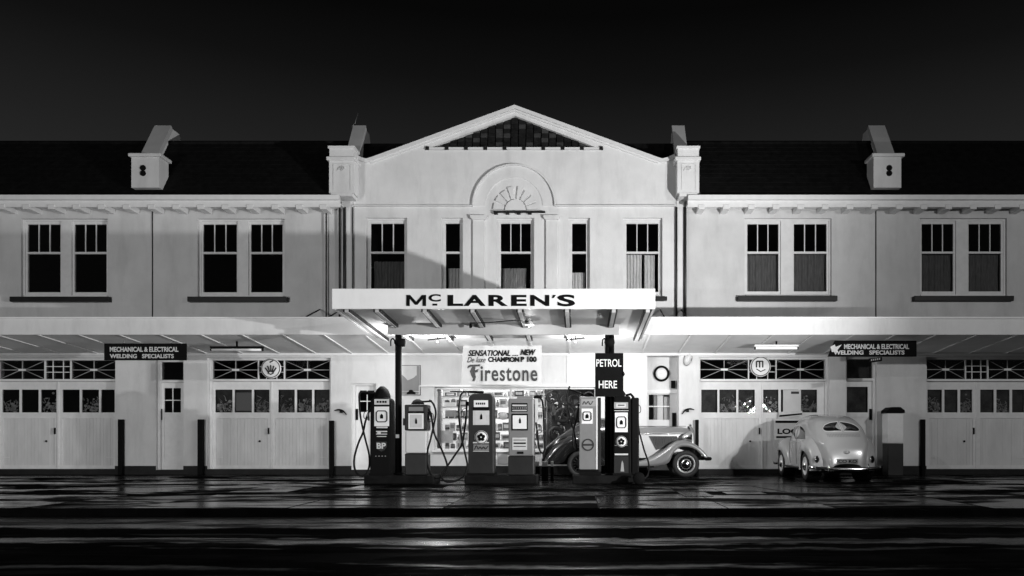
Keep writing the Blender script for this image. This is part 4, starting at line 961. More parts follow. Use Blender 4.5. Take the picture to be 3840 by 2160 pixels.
# poster
PX = D-.02
po = thing('poster', 'framed mountain picture poster on the wall between first two pumps', 'poster', (U(1033), PX, V(993)))
MB().box(U(1008), U(1057), PX-.01, PX+.01, V(993), V(920)).build('sheet', M['paper'], po)
for a_ in ((1007, 1008.2, 994, 919), (1057, 1058.2, 994, 919), (1007, 1058.2, 994.2, 993), (1007, 1058.2, 920, 918.8)): MB().box(U(a_[0]), U(a_[1]), PX-.015, PX+.01, V(a_[2]), V(a_[3])).build('frame', M['gink'], po)
def pp(pts, m_): MB().prism([(U(u), V(v)) for u, v in pts], PX-.014, PX-.011).build('print', M[m_], po)
pp([(1009, 992), (1054, 992), (1054, 986), (1009, 984.5)], 'mgrey'); pp([(1009, 984), (1054, 984), (1054, 943), (1047, 945), (1042, 950), (1034, 954), (1026, 957), (1019, 949), (1013, 944), (1009, 941)], 'mgrey')
MB().box(U(1049), U(1056), PX-.016, PX-.0145, V(970), V(921)).build('print', M['mgrey'], po)
MB().prism([(U(u), V(v)) for u, v in [(1024, 992), (1046, 992), (1046, 987), (1041, 985), (1038, 981), (1031, 981), (1028, 986), (1024, 988)]], PX-.022, PX-.018).build('print', M['ink'], po)
# oval bulkhead sign / lamp
t = thing('bulkhead_lamp', 'tilted oval glass bulkhead lamp on the wall right of the clock', 'wall lamp', (U(1730), D, V(903)))
b = MB(); rows = []
for i in range(7):
    q = i/6*math.pi/2; rr = math.cos(q)
    rows.append([(U(1730)+(.10*math.cos(a)*rr)*math.cos(.3)-(.19*math.sin(a)*rr)*math.sin(-.3), D-.02-.09*math.sin(q), V(903)+(.10*math.cos(a)*rr)*math.sin(.3)*-1+(.19*math.sin(a)*rr)*math.cos(.3)) for a in [2*math.pi*k/20 for k in range(21)]])
b.grid(rows).build('glass', M['lgrey'], t)
b = MB(); b.tube([Vector(r_)+Vector((0, -.005, 0)) for r_ in rows[0]], .022, 6).build('rim', M['steel'], t)
MB().tube([(U(1728), D-.1, V(894)), (U(1733), D-.12, V(910))], .014, 6).build('guard_bar', M['white'], t)
# wrought hooks on the wall
for u, v, s, lb in ((858, 1037, 1, 'small black bracket on the wall right of the left garage doors'), (1730, 1035, -1, 'small black bracket on the wall left of the right garage doors')):
    t = thing('wall_bracket', lb, 'bracket', (U(u), D, V(v)))
    b = MB(); b.tube(smooth_path([(-.18*s, -.03, .05), (-.05*s, -.07, .07), (.08*s, -.07, .03), (.17*s, -.04, -.08)], 6), [.01+.016*math.sin(math.pi*k/18) for k in range(19)], 7)
    b.build('arm', M['dark'], t, local=True)
    MB().box(-.03*s, .05*s, -.05, 0, -.02, .05).build('mount', M['plinth'], t, local=True)
# black steel guards beside the garage openings
for (u0, u1, v0, lb) in ((498, 510.5, 1055, 'black steel corner guard left of the left garage doors'), (828, 839, 1058, 'black steel corner guard right of the left garage doors'), (1750, 1757.5, 1056, 'black steel corner guard left of the right garage doors'), (298, 308, 1055, 'black corner guard at the far left garage opening'), (2318, 2327, 1055, 'black corner guard at the far right garage opening')):
    Y = D-.12
    o = MB().box(U(u0, Y), U(u1, Y), Y-.04, Y+.1, 0, V(v0, Y)).build('corner_guard', M['dark'], bevel=.01); tag(o, lb, 'corner guard')
# papers stuck on the right garage doors
o = MB().box(U(1970, D+.17), U(2015, D+.17), D+.17, D+.18, V(1040), V(980)).build('paper_notice', M['paper']); tag(o, 'large white paper taped over a pane of the right garage doors', 'notice')
MB().box(U(1990, D+.165), U(2010, D+.165), D+.163, D+.168, V(990), V(984)).build('print', M['gink'], o)
t = thing('enamel_sign', 'white enamel plate with dark lettering leaning on the right garage doors', 'sign', (U(1982, D), D+.1, V(1107)))
MB().box(U(1949), U(2016), D+.06, D+.09, V(1108), V(1054)).build('plate', M['paper'], t)
MB().box(U(1952), U(2013), D+.052, D+.059, V(1064), V(1058)).build('stripe', M['ink'], t)
MB().box(U(1954), U(2013), D+.052, D+.059, V(1102), V(1097)).build('stripe', M['ink'], t)
text('LOOK', U(1957), U(2032), V(1092), V(1078), D+.057, M['ink'], t, weight=.04)
t = thing('enamel_strip', 'narrow dark and white plate above the lettered plate on the garage doors', 'sign', (U(1980, D), D+.1, V(1050)))
MB().prism([(U(1960), V(1051)), (U(2020), V(1046)), (U(2020), V(1033)), (U(1962), V(1036))], D+.06, D+.09).build('plate', M['off'], t)
MB().prism([(U(1961), V(1049)), (U(2019), V(1043)), (U(2019), V(1039)), (U(1962), V(1044))], D+.052, D+.059).build('stripe', M['ink'], t)

# ------------------------------------------------------------------ pump islands and pumps
FY = 17.72
for (u0, u1, yb, lb) in ((915, 1091, .75, 'left concrete pump island under the first two pumps'), (1168, 1350, .75, 'middle concrete pump island under the two middle pumps'), (1440, 1612, .8, 'right concrete pump island under the last two pumps')):
    o = MB().box(U(u0, FY-.15), U(u1, FY-.15), FY-.15, FY+yb, 0, .19).build('pump_island', M['concrete'], bevel=.025); tag(o, lb, 'pump island')
def pump(u0, u1, vt, label, body, shape, seg, hose, arm=None, depth=.44, vb=1195.5, y=FY, dome=None, side=None):
    xc = U((u0+u1)/2, y); z0 = V(vb, y)
    t = thing('petrol_pump', label, 'petrol pump', (xc, y+depth/2, z0), group='petrol pumps')
    o0 = Vector((xc, y+depth/2, z0))
    def X(u): return U(u, y)
    def Z(v): return V(v, y)
    if seg:      # list of (v_top, v_bottom, material, inset)
        for k, (a, b, m_, ins, nm) in enumerate(seg):
            MB().box(X(u0)+ins, X(u1)-ins, y+ins, y+depth-ins, Z(b), Z(a)).build(nm, M[m_], t, bevel=.03)
    else:
        w0, w1 = X(u0), X(u1); zt_, zb_ = Z(vt), z0; r = shape
        pl = [(w0, zb_), (w1, zb_), (w1-.012, zt_-r)] + [(w1-.012-r+r*math.cos(a), zt_-r+r*math.sin(a)) for a in (.35, .7, 1.05, 1.4)] + [(w0+.012+r-r*math.cos(a), zt_-r+r*math.sin(a)) for a in (1.4, 1.05, .7, .35)] + [(w0+.012, zt_-r)]
        MB().prism(pl, y, y+depth).build('cabinet', M[body], t, bevel=.03)
        MB().box(w0-.015, w1+.015, y-.02, y+depth+.02, zb_-.0, zb_+.05).build('foot', M['dark'], t)
    if dome:
        MB().lathe([(dome[0], 0), (dome[0]*.98, dome[1]*.3), (dome[0]*.7, dome[1]*.75), (dome[0]*.25, dome[1]), (0, dome[1])], (X((u0+u1)/2)+dome[2], y+depth*.5, Z(vt)-.03), n=18).build('globe', M['dark'], t)
    def plate(a, b, c, d, m_, name='panel', dy=.012, front=0):
        return MB().box(X(a), X(b), y-dy-front, y-front-.0005+.004*0, Z(d), Z(c)).build(name, M[m_], t)
    return t, plate, X, Z
def hosepipe(t, pts, r=.023, y=FY):
    q = smooth_path([(U(u, y+dy), y+dy, V(v, y+dy)) for u, v, dy in pts], 6)
    return MB().tube(q, r, 8).build('hose', M['rubber'], t)
def z6(x_, y_, d): return ((1250+x_/2.4145)/1.4907, (1250+y_/2.415)/1.4907, d)
def z7(x_, y_, d): return ((1650+x_/2.415)/1.4907, (1250+y_/2.415)/1.4907, d)
def z8(x_, y_, d): return ((2100+x_/2.415)/1.4907, (1250+y_/2.415)/1.4907, d)
def nozzle(t, u, v, s=1, y=FY+.15):
    X_, Z_ = U(u, y), V(v, y)
    MB().tube([(X_, y, Z_+.12), (X_-.02*s, y, Z_), (X_, y, Z_-.12)], [.018, .03, .02], 8).build('nozzle', M['steel'], t)
    b = MB(); b.tube(smooth_path([(X_, y, Z_+.12), (X_-.10*s, y, Z_+.08), (X_-.11*s, y, Z_-.06), (X_, y, Z_-.1)], 4), .009, 6); b.build('nozzle_guard', M['dark'], t)
# rounded square dial used on the older pumps
def dial(t, plate, X, Z, a, b, c, d, y=FY):
    plate(a, b, c, d, 'white', 'dial_plate', .014)
    cx, cz = X((a+b)/2), Z((c+d)/2); w_, h_ = (X(b)-X(a))*.36, (Z(c)-Z(d))*.28
    m = MB()
    P = [(cx+sx_*w_, cz+sz_*h_) for sx_, sz_ in ((-1, -.7), (-.7, -1), (.7, -1), (1, -.7), (1, .7), (.7, 1), (-.7, 1), (-1, .7), (-1, -.7))]
    m.tube([(p[0], y-.02, p[1]) for p in P], .013, 6, cap=False); m.build('dial_rim', M['dark'], t)
    m = MB(); m.prism([(cx-.035, cz-.05), (cx+.035, cz-.05), (cx+.035, cz+.02), (cx, cz+.06), (cx-.035, cz+.02)], y-.022, y-.0145); m.build('pointer', M['ink'], t)
# pump 1
t, pl, X, Z = pump(930, 984, 1000, 'tall black pump with domed top and shield emblem, leftmost of the pumps', 'black', .1, None, None, dome=(.19, .3, -.01))
pl(942, 979, 1004, 1018, 'off', 'name_window'); [pl(a_, a_+5, 1008.5, 1013.5, 'ink', 'marking', .016) for a_ in (948, 955, 962, 968)]
pl(942, 979, 1018.5, 1022, 'dark', 'trim_bar', .02); dial(t, pl, X, Z, 942, 979, 1023, 1072)
for (a, b, c, d) in ((947, 975, 1073, 1077), (946, 974, 1084, 1087), (949, 958, 1087, 1091), (946, 974, 1091, 1093), (948, 972, 1097, 1099)): pl(a, b, c, d, 'off', 'marking', .004)
MB().prism([(X(946), Z(1111)), (X(973), Z(1111)), (X(973), Z(1124)), (X(967), Z(1132)), (X(959.5), Z(1136)), (X(952), Z(1132)), (X(946), Z(1124))][::-1], FY-.008, FY-.0005).build('shield', M['dgrey'], t)
text('BP', X(948), X(971), Z(1129), Z(1114), FY-.009, M['off'], t, weight=.03)
for k in range(4): pl(944+k*8, 947+k*8, 1146.5, 1148.5, 'grey', 'marking', .004)
hosepipe(t, [z6(380, 540, .2), z6(300, 533, .2), z6(240, 540, .15), z6(236, 640, .1), z6(250, 780, .1), z6(290, 960, .1), z6(322, 1090, .08), z6(325, 1200, .05), z6(295, 1275, .0), z6(240, 1290, -.05), z6(195, 1230, .0), z6(190, 1130, .05), z6(225, 1000, .08), z6(268, 900, .12), z6(290, 800, .15), z6(318, 720, .15), z6(350, 660, .15), z6(365, 590, .2)])
nozzle(t, 936-8, 1045, 1)
MB().tube([(X(947), FY+.2, Z(991)), (X(908), FY+.2, Z(988.5))], .022, 8).build('hose_arm', M['dark'], t)
# pump 2
t, pl, X, Z = pump(1019, 1073, 1018, 'shorter pump with dark head, white middle and square dial, right of the left canopy post', 'dgrey', .06, [(1017, 1083, 'dgrey', -.012, 'head'), (1083.5, 1140, 'lgrey', .0, 'middle_casing'), (1140.5, 1195.5, 'dgrey', -.008, 'lower_casing')], None, dome=(.16, .17, 0))
pl(1029, 1065, 1024, 1034, 'mgrey', 'name_window', .016, .012); pl(1028, 1066, 1040, 1079, 'white', 'dial_plate', .014, .012)
m = MB(); 
for r0 in (0,): m.box(X(1032), X(1062), FY-.03, FY-.027, Z(1076), Z(1043))
m.build('dial_face', M['off'], t); MB().prism([(X(1045), Z(1066)), (X(1050), Z(1066)), (X(1050), Z(1058)), (X(1047.5), Z(1051)), (X(1045), Z(1058))], FY-.036, FY-.031).build('pointer', M['ink'], t)
pl(1027, 1067, 1036, 1038.5, 'dark', 'trim_bar', .03, .01)
MB().tube([(X(1050), FY+.2, Z(1010)), (X(1083), FY+.2, Z(1008))], .022, 8).build('hose_arm', M['dark'], t)
hosepipe(t, [z6(870, 605, .2), z6(905, 640, .18), z6(928, 720, .15), z6(910, 830, .1), z6(880, 960, .06), z6(850, 1080, .04), z6(855, 1200, .02), z6(895, 1290, -.04), z6(960, 1308, -.06), z6(1020, 1250, -.02), z6(1028, 1180, .02), z6(975, 1040, .06), z6(915, 910, .1), z6(895, 800, .14), z6(885, 730, .15), z6(855, 680, .15)])
nozzle(t, 1078, 1050, -1)
MB().box(X(1073), X(1078), FY+.05, FY+.25, Z(1056), Z(1036)).build('nozzle_cradle', M['dark'], t); MB().box(X(1011), X(1019), FY+.1, FY+.25, Z(1070), Z(1052)).build('side_box', M['dgrey'], t)
# pump 3
t, pl, X, Z = pump(1177, 1243, 990, 'dark grey rounded pump with flower emblem, third from the left', 'dgrey', .13, None, None)
pl(1192, 1228, 1007, 1024, 'white', 'name_window'); [pl(a_, a_+3.6, 1013, 1018, 'gink', 'marking', .016) for a_ in (1197, 1202, 1207, 1212, 1217)]
pl(1190, 1230, 1024.5, 1031, 'black', 'trim_bar', .02); pl(1190, 1231, 1033, 1069, 'off', 'dial_plate', .014); MB().box(X(1195), X(1222), FY-.02, FY-.015, Z(1066), Z(1036)).build('dial_face', M['paper'], t)
MB().prism([(X(1208), Z(1055)), (X(1214), Z(1055)), (X(1213.5), Z(1046)), (X(1211), Z(1040)), (X(1208.5), Z(1046))], FY-.026, FY-.021).build('pointer', M['ink'], t)
def flower(t, X_, Z_, r, y=FY):
    MB().lathe([(0, -.012), (r, -.012), (r, 0)], (X_, y, Z_), 'y', 24).build('emblem', M['white'], t)
    m = MB()
    for k in range(5):
        a = math.pi/2+k*2*math.pi/5; m.prism(circ(X_+r*.36*math.cos(a), Z_+r*.36*math.sin(a), r*.26, 10), y-.018-.0006*k, y-.013)
    ring(m, X_, Z_, r*.86, r*.96, y-.016, y-.0125, 24); m.build('emblem_petals', M['ink'], t)
flower(t, X(1210.5), Z(1100), .155)
pl(1190, 1230, 1112, 1115, 'off', 'marking', .016); pl(1191, 1230, 1118, 1134, 'mgrey', 'marking', .006); text('Lucas', X(1194), X(1227), Z(1132), Z(1120), FY-.007, M['ink'], t, shear=.3, weight=.02) if False else None
m = MB(); m.tube(smooth_path([(X(1194), FY-.01, Z(1131)), (X(1199), FY-.01, Z(1121)), (X(1203), FY-.01, Z(1130)), (X(1208), FY-.01, Z(1124)), (X(1212), FY-.01, Z(1130)), (X(1217), FY-.01, Z(1124)), (X(1221), FY-.01, Z(1130)), (X(1228), FY-.01, Z(1122))], 4), .008, 5).build('script_mark', M['ink'], t)
pl(1190, 1230, 1134.5, 1136, 'off', 'marking', .008)
MB().tube([(X(1214), FY+.22, Z(986)), (X(1190), FY+.22, Z(984.5)), (X(1165), FY+.22, Z(984)), (X(1128), FY+.22, Z(983))], [.035, .03, .02, .012], 8).build('hose_arm', M['dark'], t)
hosepipe(t, [z6(1185, 522, .2), z6(1150, 570, .15), z6(1136, 680, .12), z6(1142, 800, .1), z6(1165, 960, .08), z6(1195, 1100, .05), z6(1212, 1200, .0), z6(1180, 1290, -.06), z6(1110, 1335, -.1), z6(1030, 1345, -.1), z6(980, 1310, -.08), z6(985, 1260, -.04), z6(1040, 1190, .02), z6(1110, 1090, .06), z6(1165, 1000, .1), z6(1190, 860, .14), z6(1203, 740, .15), z6(1208, 650, .15)])
nozzle(t, 1174, 1040, 1)
MB().box(X(1170), X(1177), FY+.08, FY+.24, Z(1020), Z(1010)).build('side_box', M['dark'], t)
# pump 4
t, pl, X, Z = pump(1279, 1343, 1002, 'mid grey square pump with white dial and dark lower casing, fourth from the left', 'mgrey', .05, [(1002, 1147, 'mgrey', 0, 'cabinet'), (1147.5, 1195.5, 'dgrey', -.01, 'lower_casing')], None)
pl(1287, 1327, 1014, 1036, 'dark', 'label_frame', .012); pl(1289, 1325, 1018, 1021.5, 'off', 'marking', .016); pl(1289, 1325, 1023, 1030, 'mgrey', 'marking', .014); text('PREMIUM', X(1291), X(1323), Z(1029.5), Z(1024), FY-.0145, M['ink'], t, weight=.02) if False else None
for k in range(7): pl(1292+k*4.6, 1294.5+k*4.6, 1024, 1029, 'ink', 'marking', .017)
pl(1289, 1325, 1031.5, 1034, 'off', 'marking', .016)
pl(1287, 1328, 1041, 1083, 'dark', 'dial_frame', .012); pl(1290, 1325, 1045, 1079, 'white', 'dial_plate', .018)
MB().prism([(X(1305.5), Z(1065)), (X(1311), Z(1065)), (X(1310.5), Z(1057)), (X(1308.3), Z(1050)), (X(1306), Z(1057))], FY-.025, FY-.019).build('pointer', M['ink'], t)
pl(1289, 1326, 1101, 1132, 'off', 'price_plate', .012)
for c, d, m_ in ((1106, 1108, 'gink'), (1113, 1117, 'ink'), (1122, 1124, 'gink')): pl(1292, 1323, c, d, m_, 'marking', .016)
pl(1301, 1317, 1136, 1142, 'dark', 'slot', .01)
pl(1301, 1317, 996, 1001, 'mgrey', 'cap', .0) if False else None
MB().box(X(1300), X(1338), FY+.1, FY+.3, Z(1002), Z(996)).build('cap', M['mgrey'], t)
MB().tube([(X(1342), FY+.2, Z(998)), (X(1362), FY+.2, Z(996))], .04, 8).build('hose_arm', M['dark'], t)
hosepipe(t, [z7(880, 565, .2), z7(925, 610, .2), z7(938, 740, .18), z7(942, 900, .15), z7(950, 1040, .12), z7(925, 1085, .1), z7(895, 1030, .1), z7(882, 900, .12), z7(862, 760, .14), z7(852, 640, .15)])
MB().box(X(1345), X(1352), FY+.1, FY+.25, Z(1062), Z(1002)).build('glass_cylinder', M['lgrey'], t)
nozzle(t, 1350, 1080, -1); 
# pump 5
t, pl, X, Z = pump(1457, 1504, 998, 'slim pale grey pump with round dark emblem, left of the petrol board', 'mgrey', .02, None, None, depth=.5, dome=(.15, .16, -.0), vb=1186)
pl(1462, 1500, 1004, 1022, 'grey', 'name_window', .006); m = MB()
m.tube(smooth_path([(X(1466), FY-.01, Z(1018)), (X(1470), FY-.01, Z(1010)), (X(1474), FY-.01, Z(1017)), (X(1480), FY-.01, Z(1010)), (X(1485), FY-.01, Z(1018)), (X(1492), FY-.01, Z(1009))], 4), .009, 5).build('script_mark', M['gink'], t)
dial(t, pl, X, Z, 1463, 1491, 1028, 1066)
m = MB(); ring(m, X(1479), Z(1119), .11, .14, FY-.012, FY-.0005, 28); m.box(X(1466), X(1492), FY-.014, FY-.0005, Z(1121.5), Z(1116.5)); m.build('emblem', M['gink'], t)
MB().box(X(1499), X(1503.5), FY-.012, FY-.0005, Z(1184), Z(1000)).build('edge_trim', M['lgrey'], t)
MB().box(X(1504.5), X(1512), FY+.02, FY+.48, Z(1186), Z(1000)).build('side_casing', M['dgrey'], t)
MB().box(X(1457)-.0, X(1512), FY+.0, FY+.5, Z(1195.5), Z(1186.5)).build('foot', M['dark'], t)
MB().tube([(X(1470), FY+.25, Z(992)), (X(1440), FY+.25, Z(980)), (X(1428), FY+.25, Z(978))], .02, 8).build('hose_arm', M['dark'], t)
hosepipe(t, [z7(1175, 480, .25), z7(1150, 560, .22), z7(1160, 680, .2), z7(1190, 810, .18), z7(1215, 900, .15), z7(1235, 1020, .12), z7(1240, 1060, .1), z7(1205, 1010, .1), z7(1210, 880, .14), z7(1240, 760, .16), z7(1255, 640, .2)], .02)
# pump 6
t, pl, X, Z = pump(1543, 1588, 996, 'black pump with flower emblem and glazed lower panel, rightmost of the pumps', 'black', .06, None, None, depth=.5)
MB().box(X(1588.5), X(1608), FY+.03, FY+.47, Z(1195.5), Z(1000)).build('side_casing', M['black'], t, bevel=.03)
pl(1545, 1580, 1012, 1028, 'grey', 'name_window', .010); pl(1550, 1574, 1015, 1025, 'off', 'name_plate', .014); pl(1554, 1571, 1018, 1021, 'gink', 'marking', .017); pl(1545, 1582, 1029, 1032, 'dark', 'trim_bar', .02); pl(1545, 1581, 1032.5, 1034, 'off', 'marking', .016)
dial(t, pl, X, Z, 1547, 1579, 1038, 1087)
flower(t, X(1563), Z(1111), .13)
pl(1546, 1579, 1120, 1121.5, 'mgrey', 'marking', .008); pl(1546, 1580, 1141, 1145, 'off', 'marking', .012)
pl(1545, 1581, 1148, 1191, 'dgrey', 'lower_window', .01)
MB().prism([(X(1561), Z(1186)), (X(1570), Z(1186)), (X(1568), Z(1165)), (X(1565), Z(1158)), (X(1563), Z(1166))], FY-.013, FY-.0105).build('painted_reflection', M['grey'], t)  # pale shape is a figure's reflection painted on the lower glass
MB().lathe([(0, 0), (.12, 0), (.14, .08), (.08, .16), (0, .17)], (X(1560), FY+.25, Z(997)), n=16).build('globe', M['dark'], t)
MB().tube([(X(1575), FY+.2, Z(994)), (X(1588), FY+.2, Z(990)), (X(1596), FY+.2, Z(1000))], .03, 8).build('hose_arm', M['dark'], t)
hosepipe(t, [z8(655, 580, .15), z8(690, 640, .12), z8(705, 740, .1), z8(712, 860, .1), z8(735, 960, .1), z8(770, 1080, .1), z8(805, 1190, .1), z8(790, 1290, -.02), z8(730, 1320, -.08), z8(690, 1290, .0)], .02)
nozzle(t, 1599, 1030, -1)
# small white-topped oil tins behind the middle island
for k, (u0, u1) in enumerate(((1346, 1356.5), (1366-2, 1380-2), (1387-1, 1393-1))):
    y = 18.9; w_ = U(u1, y)-U(u0, y)
    t = thing('oil_can', '%s pale squat can on the ground beside the middle island' % ('left', 'middle', 'right')[k], 'can', (U((u0+u1)/2, y), y, 0))
    MB().box(-w_/2-.01, w_/2+.01, -.06, .06, 0, V(1173, y)).build('can_body', M['dark'], t, local=True)
    MB().box(-w_/2, w_/2, -.055, .055, V(1173, y)+.001, V(1160.5, y)).build('can_top', M['off'], t, local=True)

# ------------------------------------------------------------------ small rounded car seen from behind
def bvh_of(mb): return BVHTree.FromPolygons([Vector(v) for v in mb.v], mb.f)
def proj(b, p, d, off):
    h = b.ray_cast(Vector(p), Vector(d), 6)
    if h[0] is None: return None
    return h[0]-Vector(d)*off
def patch(bv, outline, origin, d, off, rings=4):
    """surface patch following the body: outline is a list of 3d points in front of the surface"""
    c = sum((Vector(o) for o in outline), Vector())/len(outline); rows = []
    for k in range(rings+1):
        t = k/rings; row = []
        for o in outline+[outline[0]]:
            p = c+(Vector(o)-c)*t; q = proj(bv, p, d, off); row.append(q if q is not None else p)
        rows.append(row)
    m = MB(); m.grid(rows); m2 = MB(); m2.v = m.v; m2.f = m.f+[f[::-1] for f in []]; m2.sm = m.sm; return m2
def interp(tab, y):
    for (a, b) in zip(tab, tab[1:]):
        if a[0] <= y <= b[0]:
            t = (y-a[0])/(b[0]-a[0]); t = t*t*(3-2*t) if False else t
            return [a[i]+(b[i]-a[i])*t for i in range(1, len(a))]
    return list(tab[-1][1:])
def wheel(par, x, y, z, r, w_, side, cap='chrome', axis='x', rimm='beetle'):
    t = MB(); prof = [(r*.62, -w_*.42), (r*.72, -w_*.5), (r*.93, -w_*.48), (r, -w_*.3), (r, w_*.3), (r*.93, w_*.48), (r*.72, w_*.5), (r*.62, w_*.42)]
    t.lathe(prof, (x, y, z), axis, 32); wo_ = t.build('tyre', M['tyre'], par, local=True)
    s = side; q = MB(); q.lathe([(r*.64, s*w_*.46), (r*.58, s*w_*.50), (r*.52, s*w_*.36), (r*.36, s*w_*.34), (r*.34, s*w_*.44), (0, s*w_*.44)], (x, y, z), axis, 28); q.build('rim', M[rimm], par, local=True)
    q = MB(); q.lathe([(r*.34, s*w_*.45), (r*.28, s*w_*.62), (r*.16, s*w_*.72), (0, s*w_*.75)], (x, y, z), axis, 24); q.build('hub_cap', M[cap], par, local=True)
    return wo_
def rounded_car(label, paint, cat='car'):
    t = thing('parked_car', label, cat, (0, 0, 0))
    tab = [(-1.98, .40, .30, .25), (-1.96, .55, .34, .25), (-1.91, .76, .40, .25), (-1.81, .95, .47, .26), (-1.65, 1.12, .55, .28), (-1.45, 1.26, .615, .27), (-1.2, 1.385, .66, .27), (-.9, 1.47, .69, .27), (-.5, 1.52, .70, .27), (-.1, 1.535, .70, .27), (.2, 1.50, .69, .27), (.42, 1.40, .65, .27), (.6, 1.22, .635, .27), (.78, 1.04, .61, .27), (1.0, 1.0, .57, .28), (1.3, .95, .50, .29), (1.6, .84, .42, .31), (1.8, .70, .32, .34), (1.93, .54, .15, .38)]
    ys = []
    for a, b in zip(tab, tab[1:]):
        for k in range(3): ys.append(a[0]+(b[0]-a[0])*k/3)
    ys.append(tab[-1][0]); P = [Vector((q[0], q[1], q[2])) for q in tab]; W = smooth_path([(q[0], q[1], q[2]) for q in tab], 3); B = smooth_path([(q[0], q[3], 0) for q in tab], 3)
    rows = []
    for p, bb in zip(W, B):
        y, zt_, w_ = p; zb_ = bb.y; zbelt = min(zt_-.08, .82); zbelt = max(zbelt, zb_+.05); row = []
        cab = max(0, min(1, (zt_-1.0)/.45)); n_ = 14
        half = [(w_*.96, zb_), (w_, zb_+(zbelt-zb_)*.5), (w_, zbelt)]
        for k in range(1, n_+1):
            a = math.pi/2*k/n_; ex = .70-.22*cab
            xx = w_*(math.cos(a)**ex if k < n_ else 0); zz = zbelt+(zt_-zbelt)*(math.sin(a)**(.86 if cab > .3 else .9))
            xx *= 1-.03*cab*math.sin(a); half.append((xx, zz))
        row = [(x_, y, z_) for x_, z_ in half] + [(-x_, y, z_) for x_, z_ in half[-2::-1]]
        rows.append(row)
    bm_ = MB(); bm_.grid(rows, flip=False)
    n0 = len(rows[0]); bm_.f.append(tuple(range(n0))); bm_.sm.append(True); L0 = (len(rows)-1)*n0; bm_.f.append(tuple(range(L0+n0-1, L0-1, -1))); bm_.sm.append(True)
    body = bm_.build('body', M[paint], t, local=True); bv = bvh_of(bm_)
    # split oval rear window
    for s in (-1, 1):
        q = smooth_path([(.018, 1.125, 0), (.16, 1.122, 0), (.33, 1.118, 0), (.395, 1.15, 0), (.385, 1.21, 0), (.30, 1.28, 0), (.16, 1.325, 0), (.018, 1.34, 0)], 4)
        ol = [(s*p.x, -2.6, p.y) for p in q]
        if s < 0: ol = ol[::-1]
        patch(bv, ol, None, (0, 1, 0), .007, 8).build('rear_window', M['carglass'], t, local=True)
        pr = [proj(bv, o_, (0, 1, 0), .006) for o_ in ol+[ol[0]]]; MB().tube([p for p in pr if p], .010, 6, cap=False).build('window_rim', M['chrome'] if False else M['lgrey'], t, local=True)
    # cooling slots under the glass
    for k in range(22):
        x_ = -.35+.7*k/21; pr = [proj(bv, (x_, -2.6, z_), (0, 1, 0), .001) for z_ in (.99, 1.03, 1.07)]
        if all(pr): MB().tube(pr, .005, 4).build('cooling_slot', M['mgrey'], t, local=True)
    b_ = MB(); b_.ell((0, -1.91, .655), (.085, .06, .045)).build('plate_lamp', M[paint], t, local=True); MB().ell((0, -1.95, .635), (.05, .03, .015)).build('lamp_lens', M['grey'], t, local=True)
    npz = .46
    pl_ = MB().box(-.23, .23, -2.0, -1.985, npz-.055, npz+.055).build('number_plate', M['mgrey'], t, local=True, bevel=.01)
    ORG[t.name] = Vector((0, 0, 0)); text('CO KO', -.2, .2, npz-.035, npz+.035, -2.001, M['ink'], pl_, weight=.03)
    # side glass, doors
    for s in (-1, 1):
        def side(pts, off, name, m_):
            ol = [(s*1.2, y_, z_) for y_, z_ in pts]
            if s > 0: ol = ol[::-1]
            patch(bv, ol, None, (-s, 0, 0), off, 5).build(name, M[m_], t, local=True)
        q = smooth_path([(0, -.37, .95), (0, -.95, .95), (0, -1.03, 1.0), (0, -.90, 1.14), (0, -.6, 1.23), (0, -.37, 1.25)], 3)
        side([(a.y, a.z) for a in q], .004, 'quarter_window', 'carglass')
        side([(.50, .95), (.42, 1.12), (.25, 1.23), (.05, 1.26), (-.27, 1.26), (-.27, .95)], .004, 'door_window', 'carglass')
        for pts in ([(.62, .35), (.62, .85), (.55, 1.0)], [(-.32, .35), (-.32, .9), (-.32, 1.25)], [(-1.3, .86), (-.7, .885), (0, .89), (.9, .86)]):
            pr = [proj(bv, (s*1.2, a.x, a.y), (-s, 0, 0), .002) for a in smooth_path([(p[0], p[1], 0) for p in pts], 4)]
            MB().tube([p for p in pr if p], .005 if pts[0][1] < .5 else .009, 5).build('door_seam' if pts[0][1] < .5 else 'waist_moulding', M['plinth'] if pts[0][1] < .5 else M['chrome'], t, local=True)
        MB().tube([(s*.68, -.2, .83), (s*.70, -.12, .83)], .012, 6).build('door_handle', M['chrome'], t, local=True)
        # fenders
        for yc, nm, Rr, Rf in ((-1.2, 'rear_fender', .57, .64), (1.2, 'front_fender', .60, .56)):
            rows = []
            for i in range(25):
                a = R(-22)+R(224)*i/24     # 0 = towards front, 180 = towards rear
                f_ = (math.cos(a)+1)/2; Ro = Rr*(1-f_)+Rf*f_
                zscale = 1.0 + .06*max(0, math.sin(a)); row = []
                for k in range(11):
                    q = k/10*math.pi/2; wx = .42+.365*math.sin(q)**.85; rr = .355+(Ro-.355+(.05*math.sin(a) if math.sin(a) > 0 else 0))*math.cos(q)**.62
                    tw = 1-.22*max(0, -math.cos(a))**2 - (.2*max(0, math.cos(a))**2 if nm == 'front_fender' else .1*max(0, math.cos(a))**2)
                    row.append((s*(.42+(wx-.42)*tw), yc+rr*math.cos(a)*1.03, max(.24, .335+rr*math.sin(a)*zscale)))
                row.append((s*(.42+.35*tw), yc+.345*math.cos(a), max(.24, .335+.345*math.sin(a))))
                rows.append(row)
            MB().grid(rows, flip=(s < 0)).build(nm, M[paint], t, local=True)
            b_ = MB()      # dark wheel well
            b_.lathe([(.36, .0), (.36, -.3), (0, -.3)] if s > 0 else [(.36, 0), (.36, .3), (0, .3)], (s*.72, yc, .36), 'x', 20).build('wheel_well', M['void'], t, local=True)
